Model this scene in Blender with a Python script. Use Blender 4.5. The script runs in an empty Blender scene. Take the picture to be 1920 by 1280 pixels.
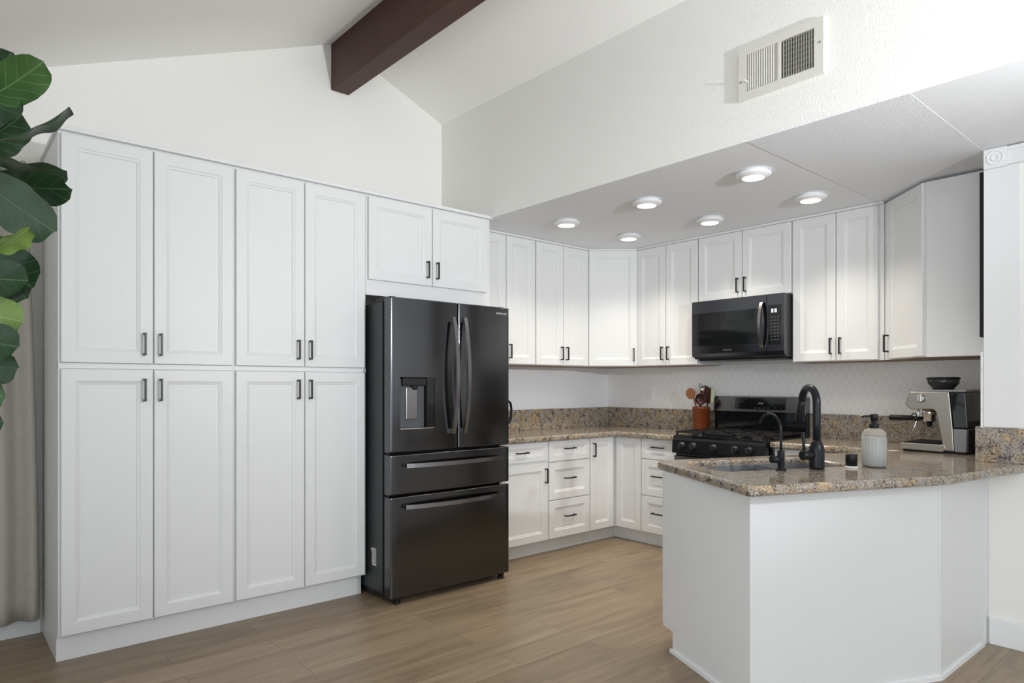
import bpy, bmesh, math, random
from mathutils import Vector, Matrix
random.seed(7)
C = bpy.context.scene.collection
PI = math.pi
SC = bpy.context.scene

# ------------------------------------------------------------------ camera
cam = bpy.data.cameras.new('camera'); camo = bpy.data.objects.new('camera', cam); C.objects.link(camo)
cam.sensor_width = 36.0; cam.lens = 1254.0 / 1920.0 * 36.0; cam.shift_y = 82.0 / 1920.0
cam.clip_start = 0.05; cam.clip_end = 60
camo.location = (4.29, -4.965, 1.30); camo.rotation_euler = (PI / 2, 0, math.atan2(1442, 1254))
SC.camera = camo

# ------------------------------------------------------------------ world, lights, exposure
w = bpy.data.worlds.new('world'); SC.world = w; w.use_nodes = True
bg = w.node_tree.nodes['Background']; bg.inputs[0].default_value = (0.88, 0.945, 1.0, 1); bg.inputs[1].default_value = 1.12
SC.view_settings.view_transform = 'Standard'; SC.view_settings.look = 'None'
SC.view_settings.gamma = 1.0; SC.view_settings.use_curve_mapping = False
SC.view_settings.exposure = 0.0
SC.cycles.max_bounces = 12; SC.cycles.diffuse_bounces = 8

def area(name, loc, target, sx, sy, power, col):
    l = bpy.data.lights.new(name, 'AREA'); l.shape = 'RECTANGLE'; l.size = sx; l.size_y = sy
    l.energy = power; l.color = col
    o = bpy.data.objects.new(name, l); C.objects.link(o); o.location = loc
    o.rotation_euler = (Vector(target) - Vector(loc)).to_track_quat('-Z', 'Y').to_euler()
    return o
# added soft fill as daylight through unseen openings behind the camera and far right
fr = area('daylight_fill_front', (4.9, -6.15, 1.35), (4.6, 0.0, 1.25), 3.4, 2.1, 28, (0.93, 0.97, 1.0)); fr.data.spread = math.radians(125)
area('daylight_fill_right', (7.7, -4.2, 1.5), (0.0, -3.4, 1.6), 3.2, 2.2, 22, (0.74, 0.86, 1.0))
# photographer's flash head on a stand
sp = bpy.data.lights.new('flash', 'SPOT'); sp.energy = 348; sp.color = (0.955, 0.98, 1.0)
sp.spot_size = math.radians(98); sp.spot_blend = 1.0; sp.shadow_soft_size = 0.05
spo = bpy.data.objects.new('flash', sp); C.objects.link(spo); spo.location = (5.3, -2.58, 1.94)
spo.rotation_euler = (Vector((0.0, -2.6, 3.4)) - Vector((5.3, -2.58, 1.94))).to_track_quat('-Z', 'Y').to_euler()

# added fill spot pointed up, bounced off the white ceiling behind the camera
sb = bpy.data.lights.new('bounce_fill', 'SPOT'); sb.energy = 270; sb.color = (0.95, 0.98, 1.0)
sb.spot_size = math.radians(120); sb.spot_blend = 0.8; sb.shadow_soft_size = 0.15
sbo = bpy.data.objects.new('bounce_fill', sb); C.objects.link(sbo); sbo.location = (6.3, -4.3, 1.5); sbo.rotation_euler = (PI, 0, 0)

# ------------------------------------------------------------------ materials
def nodes(name):
    m = bpy.data.materials.new(name); m.use_nodes = True
    nt = m.node_tree; b = nt.nodes['Principled BSDF']
    return m, nt, b
def N(nt, t, **kw):
    n = nt.nodes.new(t)
    for k, v in kw.items():
        if k.startswith('i_'):
            n.inputs[int(k[2:])].default_value = v
        else: setattr(n, k, v)
    return n
def mat(name, col, rough=0.5, metal=0.0, bump=0.0, bscale=200.0, spec=0.5, coat=0.0, trans=0.0, ior=1.45, emit=None, estr=0.0, var=0.0, vscale=6.0):
    m, nt, b = nodes(name)
    b.inputs['Base Color'].default_value = (*col, 1); b.inputs['Roughness'].default_value = rough
    b.inputs['Metallic'].default_value = metal; b.inputs['Specular IOR Level'].default_value = spec
    b.inputs['Coat Weight'].default_value = coat; b.inputs['Transmission Weight'].default_value = trans
    b.inputs['IOR'].default_value = ior
    if emit: b.inputs['Emission Color'].default_value = (*emit, 1); b.inputs['Emission Strength'].default_value = estr
    tc = N(nt, 'ShaderNodeTexCoord')
    if var:
        no = N(nt, 'ShaderNodeTexNoise'); no.inputs['Scale'].default_value = vscale; no.inputs['Detail'].default_value = 4
        mx = N(nt, 'ShaderNodeMix', data_type='RGBA')
        mx.inputs[6].default_value = (*[c * (1 - var) for c in col], 1); mx.inputs[7].default_value = (*[min(1, c * (1 + var)) for c in col], 1)
        nt.links.new(tc.outputs['Object'], no.inputs['Vector']); nt.links.new(no.outputs['Fac'], mx.inputs[0])
        nt.links.new(mx.outputs[2], b.inputs['Base Color'])
    if bump:
        no = N(nt, 'ShaderNodeTexNoise'); no.inputs['Scale'].default_value = bscale; no.inputs['Detail'].default_value = 3
        bp = N(nt, 'ShaderNodeBump'); bp.inputs['Strength'].default_value = bump; bp.inputs['Distance'].default_value = 0.004
        nt.links.new(tc.outputs['Object'], no.inputs['Vector']); nt.links.new(no.outputs['Fac'], bp.inputs['Height'])
        nt.links.new(bp.outputs[0], b.inputs['Normal'])
    return m
M = {}
M['wall'] = mat('wall_paint', (0.87, 0.86, 0.83), 0.7, bump=0.45, bscale=130)
M['ceil'] = mat('ceiling_paint', (0.87, 0.86, 0.835), 0.85, bump=0.15, bscale=60)
M['soffit'] = mat('soffit_paint', (0.83, 0.85, 0.88), 0.8, bump=0.15, bscale=80)
M['popcorn'] = mat('popcorn_texture', (0.84, 0.86, 0.90), 0.9, bump=0.9, bscale=210)
M['cab'] = mat('cabinet_white', (0.77, 0.78, 0.785), 0.42, spec=0.5, var=0.01)
M['trim'] = mat('trim_white', (0.84, 0.85, 0.86), 0.4)
M['wood_under'] = mat('plywood_underside', (0.30, 0.19, 0.11), 0.6, var=0.2, vscale=20)
M['beam'] = mat('beam_stain', (0.064, 0.027, 0.019), 0.55, bump=0.3, bscale=50, var=0.25, vscale=8)
M['blackmetal'] = mat('handle_black', (0.012, 0.012, 0.014), 0.35)
M['faucetblack'] = mat('faucet_matte_black', (0.009, 0.010, 0.012), 0.30, spec=0.28)
M['blackglass'] = mat('black_glass', (0.006, 0.007, 0.008), 0.06, spec=0.6)
M['blackplastic'] = mat('black_plastic', (0.009, 0.009, 0.010), 0.4, spec=0.3)
M['rangeblack'] = mat('range_black_enamel', (0.010, 0.011, 0.012), 0.22, spec=0.35)
M['fridgeside'] = mat('fridge_side_grey', (0.028, 0.032, 0.035), 0.4)
M['iron'] = mat('cast_iron', (0.010, 0.010, 0.010), 0.55, bump=0.2)
M['chrome'] = mat('chrome', (0.75, 0.75, 0.76), 0.12, metal=1.0)
M['sinksteel'] = mat('sink_steel', (0.32, 0.33, 0.345), 0.42, metal=0.8)
M['dispgrey'] = mat('dispenser_grey', (0.075, 0.080, 0.090), 0.35)
M['greyplastic'] = mat('grey_plastic', (0.24, 0.25, 0.27), 0.4)
M['paper'] = mat('label_paper', (0.62, 0.62, 0.60), 0.7)
M['ink'] = mat('label_ink', (0.12, 0.12, 0.12), 0.7)
M['logo'] = mat('logo_silver', (0.62, 0.62, 0.62), 0.4)
M['logo_dim'] = mat('logo_dim', (0.16, 0.16, 0.16), 0.4)
M['terracotta'] = mat('glazed_terracotta', (0.17, 0.040, 0.012), 0.16, var=0.2, vscale=12)
M['utensilwood'] = mat('utensil_wood', (0.33, 0.13, 0.05), 0.5, var=0.25, vscale=60)
M['utensildark'] = mat('utensil_dark_brown', (0.055, 0.018, 0.014), 0.25)
M['utensilpale'] = mat('utensil_pale', (0.62, 0.65, 0.48), 0.5)
M['frost'] = mat('frosted_glass', (0.86, 0.88, 0.88), 0.35, trans=0.25)
M['ribglass'] = mat('ribbed_glass', (0.93, 0.95, 0.95), 0.08, trans=0.92, ior=1.3)
M['soapliquid'] = mat('soap_liquid', (0.56, 0.565, 0.55), 0.3)
M['whiteplastic'] = mat('white_plastic', (0.78, 0.78, 0.75), 0.4)
M['lens'] = mat('lamp_lens', (1, 1, 1), 0.4, emit=(1.0, 0.93, 0.80), estr=7.0)
M['ventpaint'] = mat('vent_cream', (0.70, 0.69, 0.64), 0.5)
M['ventdark'] = mat('duct_dark', (0.045, 0.043, 0.040), 0.8)
M['curtain'] = mat('curtain_linen', (0.50, 0.475, 0.42), 0.95, bump=0.5, bscale=260, var=0.08, vscale=40)
M['bark'] = mat('bark', (0.16, 0.11, 0.07), 0.8, bump=0.6, bscale=60)
M['pot'] = mat('pot_ceramic', (0.70, 0.68, 0.64), 0.4)
M['soil'] = mat('soil', (0.03, 0.02, 0.014), 0.95, bump=0.8, bscale=90)
M['beans'] = mat('coffee_beans', (0.035, 0.014, 0.008), 0.4, bump=0.9, bscale=160)
M['smoke'] = mat('smoked_plastic', (0.035, 0.036, 0.036), 0.12, trans=0.35)
M['grout'] = mat('seam_dark', (0.10, 0.10, 0.10), 0.8)
M['digits'] = mat('display_digits', (0.5, 0.55, 0.6), 0.5, emit=(0.75, 0.82, 0.95), estr=0.22)
M['faintmark'] = mat('keypad_print', (0.11, 0.115, 0.12), 0.5)
M['windowglass'] = mat('window_glass', (0.55, 0.58, 0.55), 0.1, spec=0.6)

def brushed(name, col, rough, axis='z', amt=0.12):
    m, nt, b = nodes(name)
    tc = N(nt, 'ShaderNodeTexCoord'); mp = N(nt, 'ShaderNodeMapping')
    mp.inputs['Scale'].default_value = {'z': (220, 220, 2.0), 'x': (2.0, 220, 220)}[axis]
    no = N(nt, 'ShaderNodeTexNoise'); no.inputs['Scale'].default_value = 1.0; no.inputs['Detail'].default_value = 2
    nt.links.new(tc.outputs['Object'], mp.inputs[0]); nt.links.new(mp.outputs[0], no.inputs['Vector'])
    mr = N(nt, 'ShaderNodeMapRange'); mr.inputs[3].default_value = rough - amt * rough; mr.inputs[4].default_value = rough + amt * rough
    nt.links.new(no.outputs['Fac'], mr.inputs[0]); nt.links.new(mr.outputs[0], b.inputs['Roughness'])
    b.inputs['Base Color'].default_value = (*col, 1); b.inputs['Metallic'].default_value = 1.0
    return m
M['blacksteel'] = brushed('black_stainless', (0.112, 0.114, 0.122), 0.19)
M['handlesteel'] = brushed('handle_dark_steel', (0.30, 0.29, 0.30), 0.26)
M['rangesteel'] = brushed('range_dark_steel', (0.14, 0.138, 0.136), 0.24, 'x')
M['steel'] = brushed('brushed_steel', (0.41, 0.385, 0.345), 0.32, 'x')

def floor_mat():
    m, nt, b = nodes('oak_vinyl_planks'); L = nt.links.new
    tc = N(nt, 'ShaderNodeTexCoord'); sx = N(nt, 'ShaderNodeSeparateXYZ'); L(tc.outputs['Object'], sx.inputs[0])
    cb = N(nt, 'ShaderNodeCombineXYZ'); L(sx.outputs['Y'], cb.inputs[0]); L(sx.outputs['X'], cb.inputs[1])
    br = N(nt, 'ShaderNodeTexBrick'); br.offset = 0.37; br.inputs['Scale'].default_value = 1.0
    br.inputs['Brick Width'].default_value = 1.22; br.inputs['Row Height'].default_value = 0.18
    br.inputs['Mortar Size'].default_value = 0.0012; br.inputs['Mortar Smooth'].default_value = 0.3; br.inputs['Bias'].default_value = 0
    br.inputs['Color1'].default_value = (0, 0, 0, 1); br.inputs['Color2'].default_value = (1, 1, 1, 1); br.inputs['Mortar'].default_value = (0.5, 0.5, 0.5, 1)
    L(cb.outputs[0], br.inputs['Vector'])
    # long grain, shifted per plank
    ad = N(nt, 'ShaderNodeVectorMath', operation='MULTIPLY_ADD'); L(br.outputs['Color'], ad.inputs[0]); ad.inputs[1].default_value = (7, 3, 5); 
    mp = N(nt, 'ShaderNodeMapping'); mp.inputs['Scale'].default_value = (0.9, 9.0, 1); L(cb.outputs[0], mp.inputs[0]); L(mp.outputs[0], ad.inputs[2])
    n1 = N(nt, 'ShaderNodeTexNoise'); n1.inputs['Scale'].default_value = 1.6; n1.inputs['Detail'].default_value = 6; n1.inputs['Roughness'].default_value = 0.62; n1.inputs['Distortion'].default_value = 0.7
    L(ad.outputs[0], n1.inputs['Vector'])
    mp2 = N(nt, 'ShaderNodeMapping'); mp2.inputs['Scale'].default_value = (3.0, 90.0, 1); L(ad.outputs[0], mp2.inputs[0])
    n2 = N(nt, 'ShaderNodeTexNoise'); n2.inputs['Scale'].default_value = 0.6; n2.inputs['Detail'].default_value = 4; L(mp2.outputs[0], n2.inputs['Vector'])
    cr = N(nt, 'ShaderNodeValToRGB'); e = cr.color_ramp.elements
    e[0].position = 0.28; e[0].color = (0.190, 0.139, 0.090, 1); e[1].position = 0.72; e[1].color = (0.345, 0.264, 0.172, 1)
    x = cr.color_ramp.elements.new(0.5); x.color = (0.275, 0.205, 0.132, 1)
    L(n1.outputs['Fac'], cr.inputs[0])
    mx = N(nt, 'ShaderNodeMix', data_type='RGBA', blend_type='MULTIPLY'); mx.inputs[0].default_value = 0.42
    L(cr.outputs[0], mx.inputs[6]); L(n2.outputs['Fac'], mx.inputs[7])
    hs = N(nt, 'ShaderNodeHueSaturation'); mr = N(nt, 'ShaderNodeMapRange'); mr.inputs[3].default_value = 1.12; mr.inputs[4].default_value = 1.40
    L(br.outputs['Color'], mr.inputs[0]); L(mr.outputs[0], hs.inputs['Value']); L(mx.outputs[2], hs.inputs['Color'])
    mo = N(nt, 'ShaderNodeMix', data_type='RGBA'); mo.inputs[7].default_value = (0.09, 0.06, 0.04, 1); L(br.outputs['Fac'], mo.inputs[0]); L(hs.outputs[0], mo.inputs[6])
    L(mo.outputs[2], b.inputs['Base Color'])
    b.inputs['Roughness'].default_value = 0.38
    bp = N(nt, 'ShaderNodeBump'); bp.inputs['Strength'].default_value = 0.12; bp.inputs['Distance'].default_value = 0.002
    L(n2.outputs['Fac'], bp.inputs['Height']); L(bp.outputs[0], b.inputs['Normal'])
    return m
M['floor'] = floor_mat()

def granite():
    m, nt, b = nodes('speckled_granite'); L = nt.links.new
    tc = N(nt, 'ShaderNodeTexCoord')
    nz = N(nt, 'ShaderNodeTexNoise'); nz.inputs['Scale'].default_value = 17; nz.inputs['Detail'].default_value = 5; L(tc.outputs['Object'], nz.inputs['Vector'])
    cr = N(nt, 'ShaderNodeValToRGB'); e = cr.color_ramp.elements
    e[0].position = 0.34; e[0].color = (0.27, 0.25, 0.225, 1); e[1].position = 0.72; e[1].color = (0.44, 0.35, 0.24, 1)
    for p, c in ((0.44, (0.37, 0.32, 0.26, 1)), (0.56, (0.31, 0.26, 0.195, 1)), (0.65, (0.41, 0.30, 0.175, 1))):
        x = cr.color_ramp.elements.new(p); x.color = c
    L(nz.outputs['Fac'], cr.inputs[0])
    # crystals
    v = N(nt, 'ShaderNodeTexVoronoi'); v.inputs['Scale'].default_value = 210; L(tc.outputs['Object'], v.inputs['Vector'])
    hs = N(nt, 'ShaderNodeHueSaturation'); sep = N(nt, 'ShaderNodeSeparateColor'); L(v.outputs['Color'], sep.inputs[0])
    mr = N(nt, 'ShaderNodeMapRange'); mr.inputs[3].default_value = 0.60; mr.inputs[4].default_value = 1.45; L(sep.outputs[0], mr.inputs[0])
    L(mr.outputs[0], hs.inputs['Value']); L(cr.outputs[0], hs.inputs['Color'])
    # dark flecks in clusters
    n2 = N(nt, 'ShaderNodeTexNoise'); n2.inputs['Scale'].default_value = 125; n2.inputs['Detail'].default_value = 4; n2.inputs['Roughness'].default_value = 0.65; L(tc.outputs['Object'], n2.inputs['Vector'])
    n3 = N(nt, 'ShaderNodeTexNoise'); n3.inputs['Scale'].default_value = 22; n3.inputs['Detail'].default_value = 2; L(tc.outputs['Object'], n3.inputs['Vector'])
    su = N(nt, 'ShaderNodeMath', operation='MULTIPLY_ADD'); su.inputs[1].default_value = 0.45; L(n3.outputs['Fac'], su.inputs[0]); L(n2.outputs['Fac'], su.inputs[2])
    c2 = N(nt, 'ShaderNodeValToRGB'); c2.color_ramp.elements[0].position = 0.775; c2.color_ramp.elements[1].position = 0.82
    L(su.outputs[0], c2.inputs[0])
    mx = N(nt, 'ShaderNodeMix', data_type='RGBA'); mx.inputs[7].default_value = (0.040, 0.034, 0.032, 1)
    L(c2.outputs[0], mx.inputs[0]); L(hs.outputs[0], mx.inputs[6])
    # pale blue-grey flecks
    n4 = N(nt, 'ShaderNodeTexNoise'); n4.inputs['Scale'].default_value = 85; n4.inputs['Detail'].default_value = 3
    mp = N(nt, 'ShaderNodeMapping'); mp.inputs['Location'].default_value = (5, 3, 9); L(tc.outputs['Object'], mp.inputs[0]); L(mp.outputs[0], n4.inputs['Vector'])
    c4 = N(nt, 'ShaderNodeValToRGB'); c4.color_ramp.elements[0].position = 0.60; c4.color_ramp.elements[1].position = 0.66; c4.color_ramp.elements[1].color = (0.8, 0.8, 0.8, 1)
    L(n4.outputs['Fac'], c4.inputs[0])
    m2 = N(nt, 'ShaderNodeMix', data_type='RGBA'); m2.inputs[7].default_value = (0.22, 0.22, 0.24, 1)
    L(c4.outputs[0], m2.inputs[0]); L(mx.outputs[2], m2.inputs[6])
    L(m2.outputs[2], b.inputs['Base Color']); b.inputs['Roughness'].default_value = 0.13; b.inputs['Specular IOR Level'].default_value = 0.5
    return m
M['granite'] = granite()

def tile():
    m, nt, b = nodes('diamond_tile'); L = nt.links.new
    tc = N(nt, 'ShaderNodeTexCoord'); sx = N(nt, 'ShaderNodeSeparateXYZ'); L(tc.outputs['Object'], sx.inputs[0])
    ho = N(nt, 'ShaderNodeMath', operation='SUBTRACT'); L(sx.outputs['X'], ho.inputs[0]); L(sx.outputs['Y'], ho.inputs[1])
    a = N(nt, 'ShaderNodeMath', operation='MULTIPLY'); a.inputs[1].default_value = 1 / 0.060; L(ho.outputs[0], a.inputs[0])
    z = N(nt, 'ShaderNodeMath', operation='MULTIPLY'); z.inputs[1].default_value = 1 / 0.102; L(sx.outputs['Z'], z.inputs[0])
    outs = []
    for op in ('ADD', 'SUBTRACT'):
        s = N(nt, 'ShaderNodeMath', operation=op); L(a.outputs[0], s.inputs[0]); L(z.outputs[0], s.inputs[1])
        p = N(nt, 'ShaderNodeMath', operation='PINGPONG'); p.inputs[1].default_value = 0.5; L(s.outputs[0], p.inputs[0]); outs.append(p)
    mn = N(nt, 'ShaderNodeMath', operation='MINIMUM'); L(outs[0].outputs[0], mn.inputs[0]); L(outs[1].outputs[0], mn.inputs[1])
    mr = N(nt, 'ShaderNodeMapRange'); mr.inputs[1].default_value = 0.012; mr.inputs[2].default_value = 0.035; L(mn.outputs[0], mr.inputs[0])
    mx = N(nt, 'ShaderNodeMix', data_type='RGBA'); mx.inputs[6].default_value = (0.72, 0.72, 0.71, 1); mx.inputs[7].default_value = (0.85, 0.855, 0.855, 1)
    L(mr.outputs[0], mx.inputs[0]); L(mx.outputs[2], b.inputs['Base Color'])
    bp = N(nt, 'ShaderNodeBump'); bp.inputs['Strength'].default_value = 0.18; bp.inputs['Distance'].default_value = 0.003
    L(mr.outputs[0], bp.inputs['Height']); L(bp.outputs[0], b.inputs['Normal']); b.inputs['Roughness'].default_value = 0.35
    return m
M['tile'] = tile()

def leafmat(name, c0, c1, vein):
    m, nt, b = nodes(name); L = nt.links.new
    uv = N(nt, 'ShaderNodeUVMap'); uv.uv_map = 'leaf'; sx = N(nt, 'ShaderNodeSeparateXYZ'); L(uv.outputs[0], sx.inputs[0])
    ab = N(nt, 'ShaderNodeMath', operation='ABSOLUTE'); L(sx.outputs['X'], ab.inputs[0])
    # side veins: lines of constant (v - k*|u|)
    ma = N(nt, 'ShaderNodeMath', operation='MULTIPLY_ADD'); ma.inputs[1].default_value = -0.30; L(ab.outputs[0], ma.inputs[0]); L(sx.outputs['Y'], ma.inputs[2])
    ms = N(nt, 'ShaderNodeMath', operation='MULTIPLY'); ms.inputs[1].default_value = 6.5; L(ma.outputs[0], ms.inputs[0])
    pp = N(nt, 'ShaderNodeMath', operation='PINGPONG'); pp.inputs[1].default_value = 0.5; L(ms.outputs[0], pp.inputs[0])
    m1 = N(nt, 'ShaderNodeMapRange'); m1.inputs[1].default_value = 0.008; m1.inputs[2].default_value = 0.040; L(pp.outputs[0], m1.inputs[0])
    m2 = N(nt, 'ShaderNodeMapRange'); m2.inputs[1].default_value = 0.015; m2.inputs[2].default_value = 0.045; L(ab.outputs[0], m2.inputs[0])
    mn = N(nt, 'ShaderNodeMath', operation='MINIMUM'); L(m1.outputs[0], mn.inputs[0]); L(m2.outputs[0], mn.inputs[1])
    no = N(nt, 'ShaderNodeTexNoise'); no.inputs['Scale'].default_value = 9; tc = N(nt, 'ShaderNodeTexCoord'); L(tc.outputs['Object'], no.inputs['Vector'])
    mc = N(nt, 'ShaderNodeMix', data_type='RGBA'); mc.inputs[6].default_value = (*c0, 1); mc.inputs[7].default_value = (*c1, 1); L(no.outputs['Fac'], mc.inputs[0])
    mx = N(nt, 'ShaderNodeMix', data_type='RGBA'); mx.inputs[6].default_value = (*vein, 1); L(mn.outputs[0], mx.inputs[0]); L(mc.outputs[2], mx.inputs[7])
    L(mx.outputs[2], b.inputs['Base Color']); b.inputs['Roughness'].default_value = 0.38
    b.inputs['Subsurface Weight'].default_value = 0.0
    bp = N(nt, 'ShaderNodeBump'); bp.inputs['Strength'].default_value = 0.35; bp.inputs['Distance'].default_value = 0.004
    L(mn.outputs[0], bp.inputs['Height']); L(bp.outputs[0], b.inputs['Normal'])
    return m
M['leafdark'] = leafmat('leaf_dark', (0.010, 0.036, 0.014), (0.022, 0.066, 0.022), (0.060, 0.125, 0.055))
M['leafmid'] = leafmat('leaf_mid', (0.036, 0.098, 0.026), (0.066, 0.145, 0.040), (0.11, 0.21, 0.07))
M['leafgrey'] = leafmat('leaf_underside', (0.030, 0.066, 0.034), (0.052, 0.096, 0.050), (0.085, 0.145, 0.078))
M['leaflight'] = leafmat('leaf_young', (0.17, 0.29, 0.055), (0.24, 0.37, 0.09), (0.32, 0.45, 0.18))

# ------------------------------------------------------------------ mesh helpers (all in world coordinates)
def nb(): return bmesh.new()
def add(bm, vs, fs, F=None):
    v = [bm.verts.new(F(p) if F else p) for p in vs]
    for f in fs:
        try: bm.faces.new([v[i] for i in f])
        except ValueError: pass
    return v
def box(bm, x0, x1, y0, y1, z0, z1, F=None, bev=0.0):
    if x0 > x1: x0, x1 = x1, x0
    if y0 > y1: y0, y1 = y1, y0
    if z0 > z1: z0, z1 = z1, z0
    t = bmesh.new()
    v = [t.verts.new(p) for p in ((x0,y0,z0),(x1,y0,z0),(x1,y1,z0),(x0,y1,z0),(x0,y0,z1),(x1,y0,z1),(x1,y1,z1),(x0,y1,z1))]
    for f in ((3,2,1,0),(4,5,6,7),(0,1,5,4),(1,2,6,5),(2,3,7,6),(3,0,4,7)): t.faces.new([v[i] for i in f])
    if bev: bmesh.ops.bevel(t, geom=t.edges[:], offset=bev, segments=2, profile=0.6, affect='EDGES')
    merge(bm, t, F)
def merge(bm, t, F=None):
    mp = {}
    for v in t.verts: mp[v] = bm.verts.new(F(v.co) if F else v.co)
    for f in t.faces:
        try: nf = bm.faces.new([mp[v] for v in f.verts]); nf.smooth = f.smooth
        except ValueError: pass
    t.free()
def prism(bm, poly, z0, z1, F=None, bev=0.0, seg=3):
    t = bmesh.new()
    b = [t.verts.new((p[0], p[1], z0)) for p in poly]; u = [t.verts.new((p[0], p[1], z1)) for p in poly]
    n = len(poly); t.faces.new(b[::-1]); t.faces.new(u)
    for i in range(n): t.faces.new((b[i], b[(i+1) % n], u[(i+1) % n], u[i]))
    bmesh.ops.recalc_face_normals(t, faces=t.faces[:])
    if bev:
        ed = [e for e in t.edges if abs(e.verts[0].co.z - e.verts[1].co.z) < 1e-6]
        bmesh.ops.bevel(t, geom=ed, offset=bev, segments=seg, profile=0.5, affect='EDGES')
    merge(bm, t, F)
def lathe(bm, c, prof, seg=32, F=None, rib=0, ribamt=0.0, axis='z', smooth=True):
    """prof: list of (r, h). axis z: up. F maps afterwards."""
    rings = []
    for r, h in prof:
        ring = []
        for i in range(seg):
            a = 2 * PI * i / seg
            rr = r * (1 + (ribamt * math.cos(rib * a) if rib else 0))
            p = Vector((rr * math.cos(a), rr * math.sin(a), h))
            if axis == 'x': p = Vector((p.z, p.x, p.y))
            elif axis == 'y': p = Vector((p.y, p.z, p.x))
            p = Vector(c) + p
            ring.append(bm.verts.new(F(p) if F else p))
        rings.append(ring)
    for k in range(len(rings) - 1):
        for i in range(seg):
            f = bm.faces.new((rings[k][i], rings[k][(i+1) % seg], rings[k+1][(i+1) % seg], rings[k+1][i])); f.smooth = smooth
    bm.faces.new(rings[0][::-1]); bm.faces.new(rings[-1])
def tube(bm, pts, rad, seg=12, F=None, caps=True, flat=None):
    pts = [Vector(p) for p in pts]; n = len(pts)
    rs = rad if isinstance(rad, (list, tuple)) else [rad] * n
    rings = []; up = None
    for i in range(n):
        d = (pts[min(i+1, n-1)] - pts[max(i-1, 0)]).normalized()
        if up is None:
            up = Vector((0, 0, 1)) if abs(d.z) < 0.9 else Vector((1, 0, 0))
        s = d.cross(up).normalized(); up = s.cross(d).normalized()
        ring = []
        for k in range(seg):
            a = 2 * PI * k / seg
            q = pts[i] + s * (math.cos(a) * rs[i]) + up * (math.sin(a) * rs[i] * (flat or 1))
            ring.append(bm.verts.new(F(q) if F else q))
        rings.append(ring)
    for i in range(n - 1):
        for k in range(seg):
            f = bm.faces.new((rings[i][k], rings[i][(k+1) % seg], rings[i+1][(k+1) % seg], rings[i+1][k])); f.smooth = True
    if caps: bm.faces.new(rings[0][::-1]); bm.faces.new(rings[-1])
def strip(bm, pts, wvec, tvec, F=None):
    """rectangular-section bar along pts, half-width vector wvec, half-thickness vector tvec"""
    rings = []
    wv, tv = Vector(wvec), Vector(tvec)
    for p in pts:
        p = Vector(p)
        rings.append([bm.verts.new(F(q) if F else q) for q in (p - wv - tv, p + wv - tv, p + wv + tv, p - wv + tv)])
    for i in range(len(rings) - 1):
        for k in range(4): bm.faces.new((rings[i][k], rings[i][(k+1) % 4], rings[i+1][(k+1) % 4], rings[i+1][k]))
    bm.faces.new(rings[0][::-1]); bm.faces.new(rings[-1])

def root_loc(p):
    while p.parent: p = p.parent
    return p.location.copy()
def obj(name, bm, m, parent=None, origin=None):
    bmesh.ops.recalc_face_normals(bm, faces=bm.faces[:])
    o0 = root_loc(parent) if parent else Vector(origin or (0, 0, 0))
    bmesh.ops.translate(bm, verts=bm.verts[:], vec=-o0)
    me = bpy.data.meshes.new(name); bm.to_mesh(me); bm.free()
    o = bpy.data.objects.new(name, me); C.objects.link(o)
    if isinstance(m, (list, tuple)):
        for q in m: me.materials.append(q)
    else: me.materials.append(m)
    if parent: o.parent = parent
    else: o.location = o0
    return o
def tag(o, label, cat, group=None):
    o['label'] = label; o['category'] = cat
    if group: o['group'] = group
    return o
def thing(name, label, cat, loc, group=None):
    o = bpy.data.objects.new(name, None); o.empty_display_size = 0.1; C.objects.link(o); o.location = loc
    return tag(o, label, cat, group)
def struct(name, bm, m, parent=None):
    o = obj(name, bm, m, parent); o['kind'] = 'structure'; return o
def dup(root, loc, label):
    r = root.copy(); C.objects.link(r); r.location = loc; r['label'] = label
    for ch in list(root.children):
        c = ch.copy(); C.objects.link(c); c.parent = r
        for g in list(ch.children):
            d = g.copy(); C.objects.link(d); d.parent = c
    return r
def bevelmod(o, wdt, seg=2, ang=35):
    b = o.modifiers.new('bevel', 'BEVEL'); b.width = wdt; b.segments = seg; b.limit_method = 'ANGLE'; b.angle_limit = math.radians(ang); b.harden_normals = False
    return o
def text_bm(s, size, F, ext=0.0006):
    cu = bpy.data.curves.new('txt', 'FONT'); cu.body = s; cu.size = size; cu.extrude = ext; cu.align_x = 'CENTER'; cu.align_y = 'CENTER'
    to = bpy.data.objects.new('txt', cu); C.objects.link(to)
    bpy.context.view_layer.update()
    me = to.evaluated_get(bpy.context.evaluated_depsgraph_get()).to_mesh()
    bm = nb(); bm.from_mesh(me); to.to_mesh_clear()
    C.objects.unlink(to); bpy.data.objects.remove(to); bpy.data.curves.remove(cu)
    for v in bm.verts: v.co = F(v.co.copy())
    return bm

# cabinet faces: local (a along the front, b out of the wall, c up) -> world
def FL(p): return Vector((p[1], p[0], p[2]))              # left wall
def FB(p): return Vector((p[0], -p[1], p[2]))             # back wall
def FG(P0, u, n):
    P0, u, n = Vector(P0), Vector(u).normalized(), Vector(n).normalized()
    return lambda p: Vector((P0.x + p[0]*u.x + p[1]*n.x, P0.y + p[0]*u.y + p[1]*n.y, p[2]))

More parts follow.
